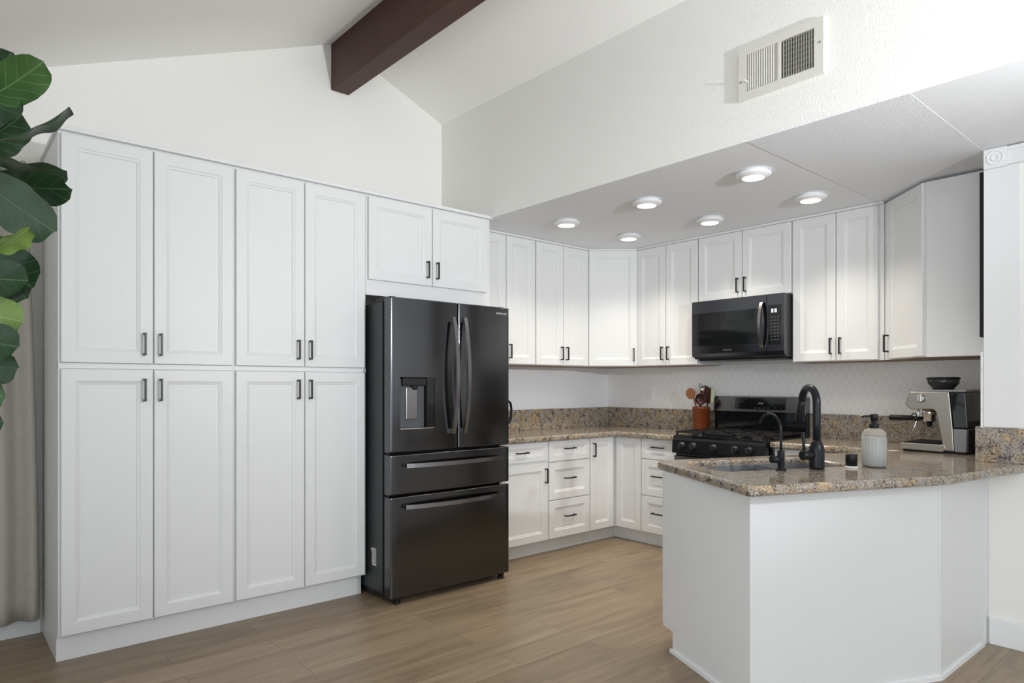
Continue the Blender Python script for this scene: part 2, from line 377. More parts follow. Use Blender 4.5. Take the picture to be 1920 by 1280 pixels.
def door_bm(F, a0, a1, c0, c1, b0, t=0.02):
    rail = min(0.056, 0.27 * (c1 - c0), 0.22 * (a1 - a0))
    prof = [(0, 0), (0, t - 0.002), (0.002, t), (rail, t), (rail + 0.003, t - 0.003), (rail + 0.014, t - 0.0065), (rail + 0.0155, t - 0.0115)]
    bm = nb(); rings = []
    for ins, b in prof:
        rings.append([bm.verts.new(F((a, b0 + b, c))) for a, c in ((a0+ins, c0+ins), (a1-ins, c0+ins), (a1-ins, c1-ins), (a0+ins, c1-ins))])
    for i in range(len(rings) - 1):
        for k in range(4): bm.faces.new((rings[i][k], rings[i][(k+1) % 4], rings[i+1][(k+1) % 4], rings[i+1][k]))
    bm.faces.new(rings[0][::-1]); bm.faces.new(rings[-1])
    return bm
def handle_bm(F, a, c, vert, b, L=0.112):
    bm = nb(); h = 0.0048
    if vert:
        box(bm, a-h, a+h, b+0.024, b+0.033, c-L/2, c+L/2, F, 0.001)
        for s in (-1, 1): box(bm, a-h, a+h, b, b+0.025, c+s*(L/2-0.005)-0.005, c+s*(L/2-0.005)+0.005, F)
    else:
        box(bm, a-L/2, a+L/2, b+0.024, b+0.033, c-h, c+h, F, 0.001)
        for s in (-1, 1): box(bm, a+s*(L/2-0.005)-0.005, a+s*(L/2-0.005)+0.005, b, b+0.025, c-h, c+h, F)
    return bm
def front(parent, kind, F, a0, a1, c0, c1, b, hd=None):
    """a door or drawer front whose outer face is at b; hd=(a,c,vertical)"""
    d = obj(kind, door_bm(F, a0, a1, c0, c1, b - 0.02), M['cab'], parent)
    if hd: obj('handle', handle_bm(F, hd[0], hd[1], hd[2], b), M['blackmetal'], d)
    return d
def cab_root(name, label, cat, F, a0, a1, z0, dep, group=None):
    p = F(((a0 + a1) / 2, dep / 2, z0)); return thing(name, label, cat, p, group)

# ------------------------------------------------------------------ the room
RX = 8.0
bm = nb(); box(bm, -0.1, RX, -6.4, 0.1, -0.1, 0.0); struct('floor', bm, M['floor'])
# gable wall behind the tall cabinets (ridge at y=-2.81, z=3.677)
RY, RZ, SL = -2.81, 3.675, 0.409
def zc(y): return RZ - SL * abs(y - RY)
bm = nb()
poly = [(-6.4, 0), (0.1, 0), (0.1, 2.6), (-1.9, 2.6), (-1.9, zc(-1.9)), (RY, RZ), (-6.4, zc(-6.4))]
prism(bm, poly, -0.12, 0.0, lambda p: Vector((p[2], p[0], p[1]))); struct('wall_left', bm, M['wall'])
bm = nb(); box(bm, 0, 3.3, 0, 0.1, 0, 2.6); wb = struct('wall_back', bm, M['wall'])
bm = nb(); box(bm, 3.30, 3.42, -0.93, 0.1, 0, 2.6); struct('wall_right', bm, M['wall'])
bm = nb(); box(bm, 3.42, RX, -0.93, -0.83, 0, 2.6); struct('wall_passage', bm, M['wall'])
# sloped ceilings
def slab(y0, y1):
    bm = nb(); z0, z1 = zc(y0), zc(y1)
    prism(bm, [(y0, z0), (y1, z1), (y1, z1 + 0.12), (y0, z0 + 0.12)], -0.1, RX, lambda p: Vector((p[2], p[0], p[1])))
    return bm
struct('ceiling', slab(-6.4, RY), M['ceil']); struct('ceiling', slab(RY, -1.86), M['ceil'])
# soffit over the kitchen: upright face and the three undersides
SY, SZ = -1.961, 2.488
bm = nb(); box(bm, 0.0, RX, SY, -1.86, SZ + 0.004, 3.45); struct('wall_soffit', bm, M['wall'])
bm = nb(); box(bm, 0.0, 2.58, SY + 0.0005, 0.0, SZ, SZ + 0.1); struct('ceiling', bm, M['soffit'])
bm = nb(); box(bm, 2.58, 3.30, SY + 0.0005, 0.0, SZ - 0.002, SZ + 0.1); struct('ceiling', bm, M['popcorn'])
bm = nb(); box(bm, 3.30, RX, SY + 0.0005, -0.93, SZ - 0.001, SZ + 0.1); struct('ceiling', bm, M['soffit'])
# wall behind the camera with wide glazed openings
bm = nb()
for x0, x1, z0, z1 in ((-0.1, 1.2, 0, 2.4), (6.0, RX, 0, 2.4), (1.2, 6.0, 2.15, 2.4)): box(bm, x0, x1, -6.5, -6.4, z0, z1)
struct('wall_front', bm, M['wall'])
# ridge beam
bm = nb(); box(bm, 0.0, RX, -2.885, -2.752, 3.330, 3.70)
o = struct('ceiling_beam', bm, M['beam']); bevelmod(o, 0.004, 2)
# tile splashback
bm = nb(); box(bm, 0.0, 3.30, -0.012, 0.0, 0.90, 1.47); struct('tile_backsplash', bm, M['tile'], wb)
bm = nb(); box(bm, 0.0, 0.012, -1.90, -0.012, 0.90, 1.47); struct('trim_1', bm, M['soffit'])
bm = nb(); box(bm, 3.288, 3.30, -0.938, -0.012, 0.90, 1.47); struct('trim_2', bm, M['tile'])
# baseboards
bm = nb(); box(bm, 0.0, 0.014, -6.4, -4.53, 0, 0.10, None, 0.003); struct('baseboard_left', bm, M['trim'])
bm = nb(); box(bm, 3.325, 4.6, -0.946, -0.93, 0, 0.135, None, 0.004); struct('baseboard_right', bm, M['trim'])
# casing, rosette block and head trim on the end of the right wall
bm = nb(); box(bm, 3.302, 3.452, -0.942, -0.93, 1.09, 2.386, None, 0.002); struct('trim_3', bm, M['trim'])
bm = nb(); box(bm, 3.304, 3.402, -0.956, -0.93, 2.386, 2.484, None, 0.003)
Fy = lambda p: Vector((3.353 + p[0], -0.956 - p[2], 2.435 + p[1]))
for r0, r1 in ((0.038, 0.029), (0.020, 0.011)):
    lathe(bm, (0, 0, 0), [(r0, -0.001), (r0 - 0.002, 0.004), (r1 + 0.002, 0.004), (r1, -0.001)], 32, Fy)
struct('trim_4', bm, M['trim'])
bm = nb(); box(bm, 3.402, 4.8, -0.948, -0.93, 2.392, 2.480, None, 0.003); box(bm, 3.402, 4.8, -0.953, -0.93, 2.462, 2.480, None, 0.003); struct('trim_5', bm, M['trim'])
# window casing on the left wall behind the curtain
bm = nb(); box(bm, 0, 0.02, -6.1, -4.575, 2.38, 2.475, None, 0.003); box(bm, 0, 0.019, -4.66, -4.575, 0.101, 2.381, None, 0.003)
wf = struct('window_1', bm, M['wall'])
bm = nb(); box(bm, 0.0, 0.006, -6.0, -4.66, 0.12, 2.38); struct('window_pane', bm, M['windowglass'], wf)

# ------------------------------------------------------------------ tall cabinets, left wall
DB = 0.592   # outer face of doors from the wall
ZT = 2.482
def pantry(label, a0, a1, d, left):
    r = cab_root('pantry_cabinet', label, 'cabinet', FL, a0, a1, 0, DB, 'tall pantry cabinets')
    bm = nb(); box(bm, a0, a1, 0.004, DB - 0.021, 0.128, ZT, FL)
    if left: box(bm, a0, a0 + 0.018, 0.004, 0.514, 0.0, 0.128, FL)
    obj('body', bm, M['cab'], r)
    bm = nb(); box(bm, a0 + (0.018 if left else 0), a1, 0.45, 0.514, 0.0, 0.128, FL); obj('toe_kick', bm, M['cab'], r)
    bm = nb(); box(bm, a0, a1 - 0.001, DB - 0.03, DB - 0.012, 1.379, 1.404, FL, 0.002); obj('rail', bm, M['cab'], r)
    for k, (x0, x1) in enumerate(d):
        ha = x1 - 0.039 if k == 0 else x0 + 0.027
        front(r, 'door', FL, x0, x1, 1.407, 2.469, DB, (ha, 1.5035, True))
        front(r, 'door', FL, x0, x1, 0.137, 1.376, DB, (ha, 1.2765, True))
    return r
pantry('leftmost tall white pantry cabinet with four shaker doors, beside the curtain', -4.519, -3.7275, ((-4.509, -4.126), (-4.119, -3.737)), True)
pantry('tall white pantry cabinet with four narrow doors, directly beside the refrigerator', -3.7275, -2.9335, ((-3.719, -3.336), (-3.330, -2.946)), False)
# cabinet over the fridge
r = cab_root('overhead_cabinet', 'short wide white two-door cabinet mounted above the refrigerator', 'cabinet', FL, -2.932, -1.945, 1.862, DB)
bm = nb(); box(bm, -2.932, -1.945, 0.004, DB - 0.021, 1.862, ZT, FL); obj('body', bm, M['cab'], r)
front(r, 'door', FL, -2.920, -2.4515, 1.957, 2.469, DB, (-2.493, 2.060, True))
front(r, 'door', FL, -2.4455, -1.983, 1.957, 2.469, DB, (-2.416, 2.060, True))
bm = nb(); box(bm, 0.0, DB + 0.008, -4.530, -1.936, ZT, 2.503, None, 0.003); 
tag(obj('crown_strip', bm, M['cab'], None, (0.3, -3.2, ZT)), 'thin white crown strip capping the tall pantry cabinets and over-fridge cabinet', 'moulding')

# ------------------------------------------------------------------ wall cabinets
UD, U0, U1 = 0.335, 1.463, 2.470
def upper(label, F, a0, a1, doors, z0=U0, fd=None, cat='cabinet'):
    r = cab_root('wall_cabinet', label, cat, F, a0, a1, z0, UD, 'white wall cabinets')
    bm = nb(); box(bm, a0, a1, 0.014, UD - 0.021, z0, U1, F); obj('body', bm, M['cab'], r)
    if z0 == U0:
        bm = nb(); box(bm, a0 + 0.001, a1 - 0.001, 0.015, UD - 0.045, z0 - 0.003, z0, F); obj('underside', bm, M['wood_under'], r)
    for d0, d1, h in doors:
        front(r, 'door', F, d0, d1, z0 + 0.005, U1 - 0.002, UD, (h, z0 + 0.103, True) if h is not None else None)
    return r
upper('white wall cabinet with two doors, right next to the refrigerator and partly hidden by it', FL, -1.900, -1.272, ((-1.893, -1.588, -1.617), (-1.581, -1.279, -1.552)))
upper('white two-door wall cabinet directly left of the angled left-corner wall cabinet', FL, -1.268, -0.634, ((-1.264, -0.953, -0.981), (-0.947, -0.642, -0.919)))
upper('white two-door wall cabinet on the back wall, left of the microwave', FB, 0.616, 1.231, ((0.620, 0.917, 0.890), (0.923, 1.225, 0.950)))
upper('short white two-door wall cabinet directly above the microwave', FB, 1.233, 2.001, ((1.237, 1.611, 1.583), (1.617, 1.996, 1.645)), 1.955)
upper('white two-door wall cabinet right of the microwave', FB, 2.003, 2.608, ((2.010, 2.307, 2.280), (2.313, 2.576, 2.342)))
# diagonal corner cabinet, left
def diag(label, poly, P0, P1, nrm, hside, toplab=None):
    L = (Vector(P1) - Vector(P0)).length
    F = FG((*P0, 0), (P1[0]-P0[0], P1[1]-P0[1], 0), (*nrm, 0))
    r = thing('corner_wall_cabinet', label, 'cabinet', F((L/2, -0.15, U0)))
    bm = nb(); prism(bm, poly, U0, U1); obj('body', bm, M['cab'], r)
    cx = sum(p[0] for p in poly) / len(poly); cy = sum(p[1] for p in poly) / len(poly)
    bm = nb(); prism(bm, [(cx + (p[0]-cx)*0.93, cy + (p[1]-cy)*0.93) for p in poly], U0 - 0.003, U0); obj('underside', bm, M['wood_under'], r)
    h = L - 0.036 if hside > 0 else 0.028
    front(r, 'door', F, 0.006, L - 0.006, U0 + 0.005, U1 - 0.002, 0.02, (h, U0 + 0.103, True))
    return r
s = 0.0141
diag('white angled corner wall cabinet with one door, in the left corner of the kitchen', [(0.014, -0.014), (0.014, -0.632), (0.316, -0.632), (0.614, -0.318), (0.614, -0.014)],
     (0.322, -0.634), (0.616, -0.324), (0.72, -0.69), 1)
diag('white angled corner wall cabinet at the far right above the espresso machine', [(2.612, -0.014), (2.612, -0.312), (2.642, -0.328), (2.950, -0.637), (3.286, -0.637), (3.286, -0.014)],
     (2.644, -0.330), (2.948, -0.634), (-0.7071, -0.7071), -1)
bm = nb()
box(bm, 0.014, UD + 0.006, -1.902, -0.636, U1, 2.486, None, 0.002)
prism(bm, [(0.014, -0.636), (UD + 0.006, -0.636), (0.620, -(UD + 0.006)), (0.620, -0.014), (0.014, -0.014)], U1, 2.486)
box(bm, 0.620, 2.612, -0.014, -(UD + 0.006), U1, 2.486, None, 0.002)
tag(obj('crown_strip', bm, M['cab'], None, (1.0, -0.3, U1)), 'narrow white crown strip between the wall cabinets and the lowered ceiling', 'moulding')

# ------------------------------------------------------------------ base cabinets
BT = 0.872
def base(label, F, a0, a1, fronts, name='base_cabinet', dep=DB):
    r = cab_root(name, label, 'cabinet', F, a0, a1, 0, dep, 'white base cabinets')
    bm = nb(); box(bm, a0, a1, 0.004, dep - 0.021, 0.105, BT, F); obj('body', bm, M['cab'], r)
    bm = nb(); box(bm, a0, a1, 0.42, 0.514, 0.0, 0.105, F); obj('toe_kick', bm, M['cab'], r)
    for k, d0, d1, c0, c1, h in fronts: front(r, k, F, d0, d1, c0, c1, dep, h)
    return r
base('white base cabinet beside the refrigerator, one drawer over one door', FL, -1.860, -1.374,
     (('drawer', -1.850, -1.381, 0.722, 0.868, (-1.655, 0.797, False)), ('door', -1.850, -1.381, 0.113, 0.704, (-1.412, 0.608, True))))
D3 = lambda d0, d1, h: (('drawer', d0, d1, 0.708, 0.868, (h, 0.804, False)), ('drawer', d0, d1, 0.412, 0.700, (h, 0.572, False)), ('drawer', d0, d1, 0.113, 0.405, (h, 0.275, False)))
base('white base cabinet with a stack of three drawers on the left wall, under the granite', FL, -1.372, -0.902, D3(-1.368, -0.909, -1.150), 'drawer_cabinet')
base('white three-drawer base cabinet on the back wall, left of the gas range', FB, 0.864, 1.222, D3(0.868, 1.216, 1.040), 'drawer_cabinet')
r = thing('corner_base_cabinet', 'white inside-corner base cabinet with a pair of folded door leaves', 'cabinet', (0.45, -0.45, 0))
bm = nb(); prism(bm, [(0.004, -0.004), (0.004, -0.900), (0.571, -0.900), (0.571, -0.571), (0.862, -0.571), (0.862, -0.004)], 0.105, BT); obj('body', bm, M['cab'], r)
bm = nb(); prism(bm, [(0.40, -0.40), (0.40, -0.900), (0.514, -0.900), (0.514, -0.514), (0.862, -0.514), (0.862, -0.40)], 0, 0.105); obj('toe_kick', bm, M['cab'], r)
front(r, 'door', FL, -0.896, -0.615, 0.113, 0.868, DB, (-0.866, 0.771, True))
front(r, 'door', FB, 0.600, 0.859, 0.113, 0.868, DB)
base('white base cabinet right of the gas range, mostly hidden behind the sink peninsula', FB, 1.990, 2.70,
     (('drawer', 1.996, 2.36, 0.712, 0.866, None), ('drawer', 2.366, 2.69, 0.712, 0.866, None), ('door', 1.996, 2.36, 0.113, 0.702, None), ('door', 2.366, 2.69, 0.113, 0.702, None)))

# ------------------------------------------------------------------ peninsula
O = Vector((2.97, -2.60)); ang = math.radians(66.8)
E1 = Vector((math.cos(ang), math.sin(ang))); E2 = Vector((-E1.y, E1.x))
def pw(a, b): q = O + E1 * a + E2 * b; return (q.x, q.y)
PB = (2.893, -2.491); PC = (3.302, -1.600); PD = (3.312, -0.934)
r = thing('peninsula_cabinet', 'white angled peninsula base cabinet under the granite sink counter', 'cabinet', (3.0, -1.6, 0))
fd = (Vector(PC) - Vector(PB)).normalized(); en = Vector((-fd.y, fd.x))
PF = (PB[0] + en.x * 0.690, PB[1] + en.y * 0.690)
PN = (PB[0] + en.x * 0.600, PB[1] + en.y * 0.600)
tK = (-0.64 - PF[1]) / E1.y; PK = (PF[0] + E1.x * tK, -0.64)
tN = (-0.64 - PN[1]) / E1.y; PM = (PN[0] + E1.x * tN, -0.64)
sd = 0.022
# carcass is a shell of panels, so that the sink can hang inside
def wallseg(bm, p, q, t, z0, z1, side=1):
    d = (Vector(q) - Vector(p)).normalized(); n = Vector((-d.y, d.x)) * side
    prism(bm, [p, q, (q[0] + n.x*t, q[1] + n.y*t), (p[0] + n.x*t, p[1] + n.y*t)], z0, z1)
bm = nb(); wallseg(bm, PB, PC, 0.02, 0.0, BT); obj('front_panel', bm, M['cab'], r)
bm = nb(); wallseg(bm, PC, PD, 0.02, 0.0, BT); obj('side_panel', bm, M['cab'], r)
bm = nb(); PB2 = (PB[0] + en.x*0.0202, PB[1] + en.y*0.0202); wallseg(bm, PB2, PF, 0.02, 0.102, BT, -1); wallseg(bm, PB2, PN, 0.02, 0.0, 0.102, -1); obj('end_panel', bm, M['cab'], r)
bm = nb(); wallseg(bm, (PF[0] + E1.x*0.021, PF[1] + E1.y*0.021), PK, 0.018, 0.102, 0.655, -1); obj('back_frame', bm, M['cab'], r)
bm = nb(); wallseg(bm, (PN[0] + E1.x*0.021, PN[1] + E1.y*0.021), PM, 0.015, 0.0, 0.100, -1); obj('toe_kick', bm, M['cab'], r)
Fp = FG((*PF, 0), (E1.x, E1.y, 0), (E2.x, E2.y, 0))
for k in range(3):
    front(r, 'door', Fp, 0.006 + k * 0.43, 0.43 + k * 0.43 - 0.004, 0.11, 0.864, 0.02, (0.40 + k * 0.43, 0.72, True))
# corner battens and skirting strips
def batten(p, d, n, w_, t, z0, z1, bm):
    prism(bm, [p, (p[0]+d.x*w_, p[1]+d.y*w_), (p[0]+d.x*w_+n.x*t, p[1]+d.y*w_+n.y*t), (p[0]+n.x*t, p[1]+n.y*t)], z0, z1)
nf = Vector((fd.y, -fd.x))
bm = nb(); batten(PB, fd, nf, 0.028, 0.004, 0, BT, bm); obj('corner_batten', bm, M['cab'], r)
sdv = (Vector(PD) - Vector(PC)).normalized(); ns = Vector((sdv.y, -sdv.x))
bm = nb(); batten((PC[0]-fd.x*0.012, PC[1]-fd.y*0.012), fd, nf, 0.012, 0.003, 0, BT, bm); batten(PC, sdv, ns, 0.022, 0.004, 0, BT, bm); obj('corner_batten', bm, M['cab'], r)
bm = nb(); batten((PD[0]-sdv.x*0.045, PD[1]-sdv.y*0.045), sdv, ns, 0.045, 0.006, 0.0, BT, bm); obj('corner_batten', bm, M['cab'], r)
bm = nb(); batten(PB, fd, nf, (Vector(PC)-Vector(PB)).length, 0.011, 0, 0.018, bm); obj('skirting_strip', bm, M['trim'], r)
bm = nb(); batten(PC, sdv, ns, 0.60, 0.011, 0, 0.018, bm); obj('skirting_strip', bm, M['trim'], r)
bm = nb(); batten(PB, en, -fd, 0.61, 0.011, 0, 0.018, bm); obj('skirting_strip', bm, M['trim'], r)

# ------------------------------------------------------------------ granite
CT, CB = 0.914, 0.872
def slabtop(outer, hole=None):
    bm = nb()
    def loop(pts):
        v = [bm.verts.new((p[0], p[1], CB)) for p in pts]
        return [bm.edges.new((v[i], v[(i+1) % len(v)])) for i in range(len(v))]
    ed = loop(outer) + (loop(hole) if hole else [])
    res = bmesh.ops.triangle_fill(bm, use_beauty=True, use_dissolve=True, edges=ed)
    bmesh.ops.recalc_face_normals(bm, faces=bm.faces[:])
    ex = bmesh.ops.extrude_face_region(bm, geom=bm.faces[:])
    bmesh.ops.translate(bm, verts=[g for g in ex['geom'] if isinstance(g, bmesh.types.BMVert)], vec=(0, 0, CT - CB))
    return bm
def arc(c, r_, a0, a1, n=6): return [(c[0] + r_ * math.cos(math.radians(a0 + (a1-a0)*i/n)), c[1] + r_ * math.sin(math.radians(a0 + (a1-a0)*i/n))) for i in range(n+1)]
r = thing('countertop', 'brown speckled granite countertop along the left and back walls, left of the range', 'countertop', (0.3, -0.9, CB))
o = obj('slab', slabtop([(0.001, -1.866), (0.632, -1.866), (0.632, -0.640), (1.223, -0.640), (1.223, -0.014), (0.001, -0.014)]), M['granite'], r); bevelmod(o, 0.014, 3)
bm = nb(); box(bm, 0.013, 0.032, -1.866, -0.014, CT, 1.091); box(bm, 0.032, 1.223, -0.013, -0.032, CT, 1.091); o = obj('backsplash', bm, M['granite'], r); bevelmod(o, 0.002)
r = thing('countertop', 'brown speckled granite peninsula countertop with rounded edges and cut-out for the sink', 'countertop', (3.0, -1.4, CB))
def rnd(p, q, s_, rr, n=5):
    """fillet at q between p->q->s"""
    p, q, s_ = Vector(p), Vector(q), Vector(s_)
    u, v = (p-q).normalized(), (s_-q).normalized(); A, B = q + u*rr, q + v*rr
    return [tuple((A*(1-t)**2 + q*2*t*(1-t) + B*t*t)) for t in [i/n for i in range(n+1)]]
c0, c1, c2 = pw(-0.02, 0.0), pw(0.10, 0.91), (2.800, -0.640)
out = rnd(c1, c0, pw(1, 0), 0.045) + [pw(0.5, 0.0), (3.335, -1.750), (3.372, -1.620), (3.398, -1.45), (3.415, -1.30), (3.438, -1.15), (3.462, -1.04), (3.480, -0.932), (3.286, -0.932), (3.286, -0.014), (1.994, -0.014), (1.994, -0.640), c2] + rnd(c2, c1, c0, 0.05)
def sk(a, b): return pw(a + 0.09 * (b - 0.4), b)
H0, H1, G0, G1 = 0.175, 0.900, 0.412, 0.800
hole = []
for (x, y, a) in ((H0, G0, 180), (H1, G0, 270), (H1, G1, 0), (H0, G1, 90)):
    cxx = x + (0.03 if x == H0 else -0.03); cyy = y + (0.03 if y == G0 else -0.03)
    hole += [sk(*q) for q in arc((cxx, cyy), 0.03, a, a + 90, 5)]
o = obj('slab', slabtop(out, hole), M['granite'], r); bevelmod(o, 0.014, 3)
bm = nb(); box(bm, 1.994, 3.268, -0.013, -0.032, CT, 1.091); box(bm, 3.268, 3.287, -0.952, -0.013, CT, 1.091)
box(bm, 3.287, 3.475, -0.952, -0.932, CT, 1.086); o = obj('backsplash', bm, M['granite'], r); bevelmod(o, 0.002)
# sink
r = thing('kitchen_sink', 'double-bowl stainless steel sink sunk into the peninsula granite', 'sink', (*sk(0.54, 0.6), 0.67))
def bowl(a0, a1, b0, b1, zt, zb):
    bm = nb(); t = 0.004
    def q(a, b, z): x, y = sk(a, b); return Vector((x, y, z))
    F = lambda p: q(p[0], p[1], p[2])
    for (x0, x1, y0, y1) in ((a0, a1, b0 - t, b0), (a0, a1, b1, b1 + t), (a0 - t, a0, b0 - t, b1 + t), (a1, a1 + t, b0 - t, b1 + t)): box(bm, x0, x1, y0, y1, zb, zt, F)
    box(bm, a0 - t, a1 + t, b0 - t, b1 + t, zb - t, zb, F)
    return bm
obj('bowl', bowl(H0 + 0.006, 0.585, G0 + 0.006, G1 - 0.006, 0.887, 0.675), M['sinksteel'], r)
obj('bowl', bowl(0.606, H1 - 0.006, G0 + 0.006, G1 - 0.006, 0.887, 0.70), M['sinksteel'], r)
bm = nb(); F = lambda p: Vector((*sk(p[0], p[1]), p[2])); box(bm, 0.5825, 0.6085, G0 + 0.008, G1 - 0.008, 0.858, 0.872, F, 0.003); obj('divider', bm, M['sinksteel'], r)
for a, zb in ((0.38, 0.675), (0.75, 0.70)):
    bm = nb(); lathe(bm, (*sk(a, 0.62), zb), [(0.045, 0.0), (0.045, 0.003), (0.03, 0.004), (0.028, 0.001)], 20); obj('drain', bm, M['chrome'], r)

# ------------------------------------------------------------------ faucets and things on the peninsula
dS = Vector((E2.x, E2.y, 0)); dL = Vector((-E1.x, -E1.y, 0))
def gooseneck(base, pole_h, R, drop, d, n=14):
    b = Vector(base); pts = [b, b + Vector((0, 0, pole_h * 0.5)), b + Vector((0, 0, pole_h))]
    for i in range(1, n + 1):
        a = PI * i / n * drop
        pts.append(b + Vector((0, 0, pole_h)) + d * (R - R * math.cos(a)) + Vector((0, 0, R * math.sin(a))))
    return pts
fb = Vector((*sk(0.628, 0.358), CT))
r = thing('kitchen_faucet', 'tall matte black gooseneck kitchen faucet standing behind the sink', 'faucet', fb)
bm = nb(); lathe(bm, fb, [(0.0335, 0.0), (0.0335, 0.012), (0.0335, 0.085), (0.031, 0.105), (0.024, 0.122), (0.019, 0.135)], 28); obj('base', bm, M['faucetblack'], r)
bm = nb(); gp = gooseneck(fb + Vector((0, 0, 0.12)), 0.183, 0.072, 0.96, Vector((-0.78, 0.626, 0)).normalized()); tube(bm, gp, 0.0175, 16); obj('spout', bm, M['faucetblack'], r)
e = gp[-1]; dd = (gp[-1] - gp[-2]).normalized()
bm = nb(); tube(bm, [e - dd*0.004, e + dd*0.02, e + dd*0.035, e + dd*0.098, e + dd*0.102], [0.0165, 0.0175, 0.0185, 0.0235, 0.0215], 18); sh = obj('spray_head', bm, M['faucetblack'], r)
bm = nb(); mid = e + dd*0.05 + Vector((E1.x, E1.y, 0))*0.018; box(bm, mid.x-0.006, mid.x+0.006, mid.y-0.006, mid.y+0.006, mid.z-0.022, mid.z+0.022, None, 0.003); obj('spray_button', bm, M['greyplastic'], sh)
bm = nb(); h0 = fb + Vector((0, 0, 0.066)); tube(bm, [h0, h0 + dL*0.06, h0 + dL*0.083, h0 + dL*0.085], [0.0215, 0.0215, 0.0215, 0.018], 18)
hl = obj('handle_barrel', bm, M['faucetblack'], r)
bm = nb(); h1 = h0 + dL*0.073; tube(bm, [h1, h1 + Vector((0, 0, 0.05)), h1 + Vector((-0.002, 0, 0.095)), h1 + Vector((-0.002, 0, 0.105))], [0.006, 0.0065, 0.0085, 0.007], 12); obj('lever', bm, M['faucetblack'], hl)
fb = Vector((*sk(0.444, 0.378), CT))
r = thing('filter_faucet', 'small slim black filtered-water faucet left of the tall faucet', 'faucet', fb)
bm = nb(); lathe(bm, fb, [(0.024, 0), (0.024, 0.006), (0.016, 0.008), (0.016, 0.088), (0.0145, 0.09)], 24); obj('base', bm, M['faucetblack'], r)
dF = dS.normalized()
bm = nb(); gp = gooseneck(fb + Vector((0, 0, 0.085)), 0.094, 0.074, 0.83, dF); tube(bm, gp, 0.0058, 12); 
e = gp[-1]; dd = (gp[-1] - gp[-2]).normalized(); tube(bm, [e, e + dd*0.012], 0.0075, 12); obj('spout', bm, M['faucetblack'], r)
bm = nb(); h0 = fb + Vector((0, 0, 0.050)); tube(bm, [h0, h0 + dL*0.052], 0.0165, 16); hl = obj('handle_barrel', bm, M['faucetblack'], r)
bm = nb(); h1 = h0 + dL*0.038; tube(bm, [h1, h1 + Vector((0, 0, 0.050))], 0.004, 10); obj('lever', bm, M['faucetblack'], hl)
p = Vector((*sk(0.823, 0.352), CT))
r = thing('air_gap', 'short black cylinder cap with white base ring, right of the tall faucet', 'air gap', p)
bm = nb(); lathe(bm, p, [(0.0285, 0), (0.0285, 0.006), (0.026, 0.009)], 28); obj('base_ring', bm, M['whiteplastic'], r)
bm = nb(); lathe(bm, p, [(0.0255, 0.0085), (0.0255, 0.060), (0.0235, 0.064)], 28); obj('cap', bm, M['blackplastic'], r)
p = Vector((3.026, -1.594, CT))
r = thing('soap_dispenser', 'ribbed frosted glass soap bottle with a black pump', 'soap dispenser', p)
bm = nb(); lathe(bm, p, [(0.044, 0.0), (0.050, 0.004), (0.0525, 0.014), (0.0525, 0.145), (0.050, 0.158), (0.043, 0.170), (0.031, 0.179), (0.021, 0.183), (0.019, 0.186)], 120, None, 24, 0.032); bt = obj('bottle', bm, M['ribglass'], r)
bm = nb(); lathe(bm, p, [(0.042, 0.005), (0.0465, 0.012), (0.0468, 0.138), (0.045, 0.139)], 120, None, 24, 0.032); obj('liquid', bm, M['soapliquid'], bt)
bm = nb(); lathe(bm, p, [(0.021, 0.183), (0.021, 0.203), (0.014, 0.206), (0.014, 0.222), (0.017, 0.224), (0.017, 0.247), (0.014, 0.250)], 24)
sp_d = Vector((-0.75, -0.66, 0)).normalized(); c0_ = p + Vector((0, 0, 0.240))
tube(bm, [c0_, c0_ + sp_d*0.03, c0_ + sp_d*0.048 + Vector((0, 0, -0.001)), c0_ + sp_d*0.056 + Vector((0, 0, -0.006))], [0.0055, 0.0048, 0.0042, 0.0036], 10)
obj('pump', bm, M['blackplastic'], r)

# ------------------------------------------------------------------ refrigerator
FX = 0.872; yl, yr, ym = -2.931, -2.012, -2.440
r = thing('refrigerator', 'black stainless french-door refrigerator with two lower freezer drawers', 'refrigerator', (0.45, -2.47, 0))
bm = nb(); box(bm, 0.06, 0.752, -2.918, -2.026, 0.05, 1.80, None, 0.004); body = obj('body', bm, M['fridgeside'], r)
bm = nb(); box(bm, 0.10, 0.80, -2.910, -2.034, 0.022, 0.05); obj('base_grille', bm, M['blackplastic'], r)
for y in (-2.87, -2.06):
    bm = nb(); lathe(bm, (0.832, y, 0), [(0.020, 0), (0.022, 0.004), (0.022, 0.012), (0.012, 0.014), (0.012, 0.05)], 16); box(bm, 0.74, 0.85, y-0.014, y+0.014, 0.018, 0.034); obj('foot', bm, M['blackplastic'], r)
for y in (-2.895, -2.05):
    bm = nb(); box(bm, 0.66, 0.835, y-0.022, y+0.022, 1.800, 1.828, None, 0.004); obj('hinge_cover', bm, M['blackplastic'], r)
bm = nb(); box(bm, 0.7, 0.797, -2.904, -2.040, 0.045, 1.80); obj('gasket', bm, M['blackplastic'], r)
